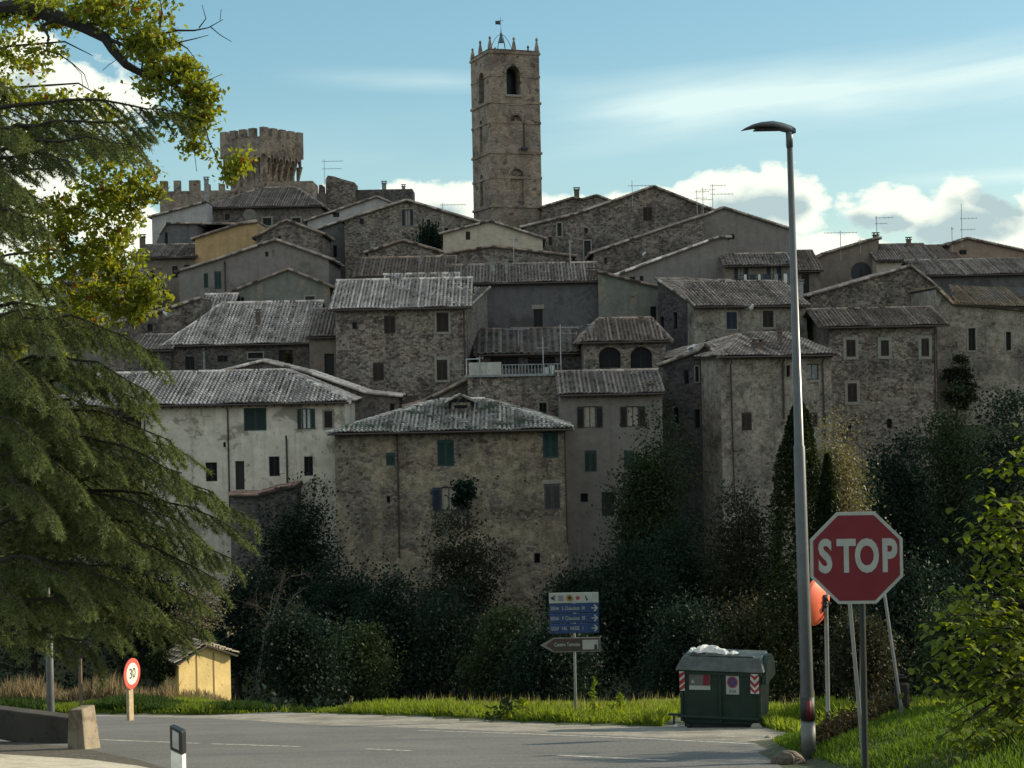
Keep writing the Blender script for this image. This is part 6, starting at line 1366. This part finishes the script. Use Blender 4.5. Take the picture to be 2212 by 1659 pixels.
for k, (xx, s_) in enumerate(((.22,.10),(.42,.13),(.62,.12),(.80,.10),(.92,.09),(1.10,.08))):
    q = MB(); ico = [(rt.gauss(0,1), rt.gauss(0,1), abs(rt.gauss(0,.7))) for _ in range(8)]; n_ = 8
    for lv, (r_, z) in enumerate(((s_*1.0, 0), (s_*1.1, s_*.5), (s_*.5, s_*1.1))): pass
    ringp = [[(r_*(1+.3*rt.random())*math.cos(2*math.pi*j/n_), .8*r_*(1+.3*rt.random())*math.sin(2*math.pi*j/n_), z+.35*s_*rt.random()) for j in range(n_)] for r_, z in ((s_*.8, 0), (s_*1.1, s_*.35), (s_*.6, s_*1.0), (s_*.1, s_*1.15))]
    vs = [v for r_ in ringp for v in r_]; fs = [(i*n_+j, i*n_+(j+1) % n_, (i+1)*n_+(j+1) % n_, (i+1)*n_+j) for i in range(3) for j in range(n_)]+[tuple(range(n_))[::-1], tuple(3*n_+j for j in range(n_))]
    q.add(vs, fs); o = q.build('crumpled_bag', M['white']); loc = wb.matrix_world if False else None; a_ = R(-18); lx2, ly2 = xx, .42; o.location = (pl.x+lx2*math.cos(a_)-ly2*math.sin(a_), pl.y+lx2*math.sin(a_)+ly2*math.cos(a_), pl.z-.05+Hb+.285); o.rotation_euler = (0,0,rt.random()*3); o.scale = (1.5,1.1,.75+.5*rt.random())
    tag(o, ('leftmost small white crumpled bag on the lid of the waste container','tall white crumpled bag, second from the left on the waste container','white crumpled bag, third from the left on the waste container','white crumpled bag, fourth from the left on the waste container','flat white crumpled bag, fifth from the left on the waste container','small cream crumpled bag at the right of the row on the waste container')[k], 'rubbish bag', 'rubbish on the lid of the waste container')
# ---------------------------------------------------------------- yellow shed
Yh = 60; c = at(387, 1491, Yh); gz = G(c.x, Yh); th = R(43); t_ = (497-387)/F*Yh; Ws = 2.25
sh = thing('yellow_shed', 'small sunlit yellow shed with a tiled pitched roof', 'shed', (c.x, Yh, gz-.05), th); SY = plasterm((.76,.57,.24), .06, .02)
zsd = lambda py: at(440, py, Yh).z-gz+.05
ze, za = zsd(1431), zsd(1403); q = MB(); out = [(0,-.3),(Ws,-.3),(Ws,ze),(Ws/2,za),(0,ze)]; q.prism(out, 0, 1.0); q.build('wall', SY, sh)
q = MB(); 
for x in (Ws*.34, Ws*.67): q.box((x-.025,-.012,-.2),(x+.025,.01,ze+.2))
q.build('seams', plain('shed_seam', (.25,.17,.06)), sh)
t = MB(); u = MB(); ov = .22
for sg_ in (0, 1):
    k = (za-ze)/(Ws/2); e0 = ze-k*.22+.08
    if sg_ == 0: P0, P1, Q0, Q1 = (-.22,1.2,e0),(-.22,-ov,e0),(Ws/2,1.2,za+.08),(Ws/2,-ov,za+.08)
    else: P0, P1, Q0, Q1 = (Ws+.22,-ov,e0),(Ws+.22,1.2,e0),(Ws/2,-ov,za+.08),(Ws/2,1.2,za+.08)
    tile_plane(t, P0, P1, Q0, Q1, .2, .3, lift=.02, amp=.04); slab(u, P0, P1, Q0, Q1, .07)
ridge_cap(t, (Ws/2,-ov,za+.12), (Ws/2,1.2,za+.12), .09); rf = t.build('roof', tilem((.20,.17,.13)), sh); u.build('roof_boards', M['wood'], rf)
# rock at the bottom edge, stones by the bin
def rock(px, py, Y, s_, lab, mat=None, z=None):
    b = at(px, py, Y); b.z = G(b.x, Y) if z is None else z; rr2 = random.Random(int(px)); q = MB(); n_ = 9; rings = []
    for f_, z_ in ((.9,-.2),(1.0,.15),(.85,.5),(.45,.8),(.08,.86)): rings.append([(s_*f_*(1+.25*rr2.random())*math.cos(2*math.pi*j/n_), s_*f_*.75*(1+.25*rr2.random())*math.sin(2*math.pi*j/n_), s_*z_) for j in range(n_)])
    vs = [v for r_ in rings for v in r_]; fs = [(i*n_+j, i*n_+(j+1) % n_, (i+1)*n_+(j+1) % n_, (i+1)*n_+j) for i in range(4) for j in range(n_)]+[tuple(4*n_+j for j in range(n_))]; q.add(vs, fs); o = q.build('rock', mat or stone((.11,.09,.07), .3), smooth=False); o.location = b; tag(o, lab, 'rock', 'stones')
rock(1704, 1655, 22.6, .21, 'dark rounded stone at the foot of the street lamp'); rock(1463, 1571, 35.6, .07, 'small white stone at the left foot of the waste container', M['white']); rock(1634, 1577, 34, .12, 'pale stone at the right foot of the waste container', M['pale']); rock(1660, 1600, 29.8, .06, 'small pale stone on the gravel right of the waste container', M['pale'])
# dark dry brush along the top of the bank
nb = 9000; tb = r.random(nb); A_, B_ = at(1765,1612,24), at(1932,1530,25.6); Xb = lerp(A_.x, B_.x, tb)+r.normal(size=nb)*.10; Yb = lerp(24, 25.6, tb)+r.normal(size=nb)*.25; Zb_ = np.array([G(a, b) for a, b in zip(Xb, Yb)])
v, f = leaves(np.stack([Xb, Yb, Zb_+np.abs(r.normal(size=nb))*.13], 1), .07, r, .4); o = npmesh('dry_brush', v, f, LM['brown'], r.random(nb)); tag(o, 'dark dry brush in a strip up the grassy bank beside the street lamp', 'brush', kind='stuff')
# trees out of sight to the right that throw shadows over the road
def shade_tree(x, y, h_, r_, lab, sd):
    root = thing('roadside_tree', lab, 'tree', (x, y, G(x, y)), 0, 'trees beyond the right edge'); rg = np.random.default_rng(sd); ells = [(rg.normal()*r_*.3, rg.normal()*r_*.3, h_*(.55+.12*k), r_*(1-.12*k), r_*(1-.12*k), h_*.16) for k in range(3)]; P_, tn = clumps(ells, 60, 70, .8, rg); v, f = leaves(P_, .34, rg); npmesh('crown', v, f, LM['mid'], tn, root); trunk_mesh(h_*.8, .22, rg, [(e[0]+1, e[1], e[2]) for e in ells]).build('trunk', M['bark'], root)
shade_tree(19.5, 39.6, 9.5, 2.0, 'narrow roadside tree beyond the right edge, level with the waste container', 37); shade_tree(19.5, 29.5, 9.5, 3.0, 'bushy roadside tree beyond the right edge of the view, nearest to the road', 31)#shade_tree(24, 35.5, 9, 2.2, 'slimmer roadside tree beyond the right edge, further back', 32); shade_tree(17, 22.6, 7, 2.6, 'low roadside tree beyond the leafy lime-green tree', 33)
# ---------------------------------------------------------------- added unseen cloud, shaped to keep the sun off the town
sh_ = Vector((math.sin(SUN_AZ), math.cos(SUN_AZ), 0)); nh = Vector((-math.cos(SUN_AZ), math.sin(SUN_AZ), 0)); nv = SD.cross(nh)
if nv.z < 0: nv = -nv
cen = nh*183 + sh_*70 + Vector((0,0,11)) + SD*900
vs = []; fs = []; nu, nvv = 48, 28; rgc = random.Random(9)
for j in range(nvv+1):
    ph = math.pi*j/nvv-math.pi/2
    for i in range(nu):
        t = 2*math.pi*i/nu; sp = lambda c_, e_: math.copysign(abs(c_)**e_, c_)
        a = sp(math.cos(t), .55)*sp(math.cos(ph), .6); b = sp(math.sin(t), .8)*sp(math.cos(ph), .6); c_ = sp(math.sin(ph), .6); l_ = 1+.05*math.sin(5*t+3*ph)*math.cos(ph)+.03*math.sin(11*t-7*ph)*math.cos(ph)
        vs.append(tuple(nh*(a*108*l_)+SD*(b*60*l_)+nv*(c_*125*l_)))
for j in range(nvv):
    for i in range(nu): fs.append((j*nu+i, j*nu+(i+1) % nu, (j+1)*nu+(i+1) % nu, (j+1)*nu+i))
o = npmesh('sun_block_cloud', vs, fs, plain('sun_block_white', (.85,.85,.85), 1.0)); o.location = cen; tag(o, kind='structure')
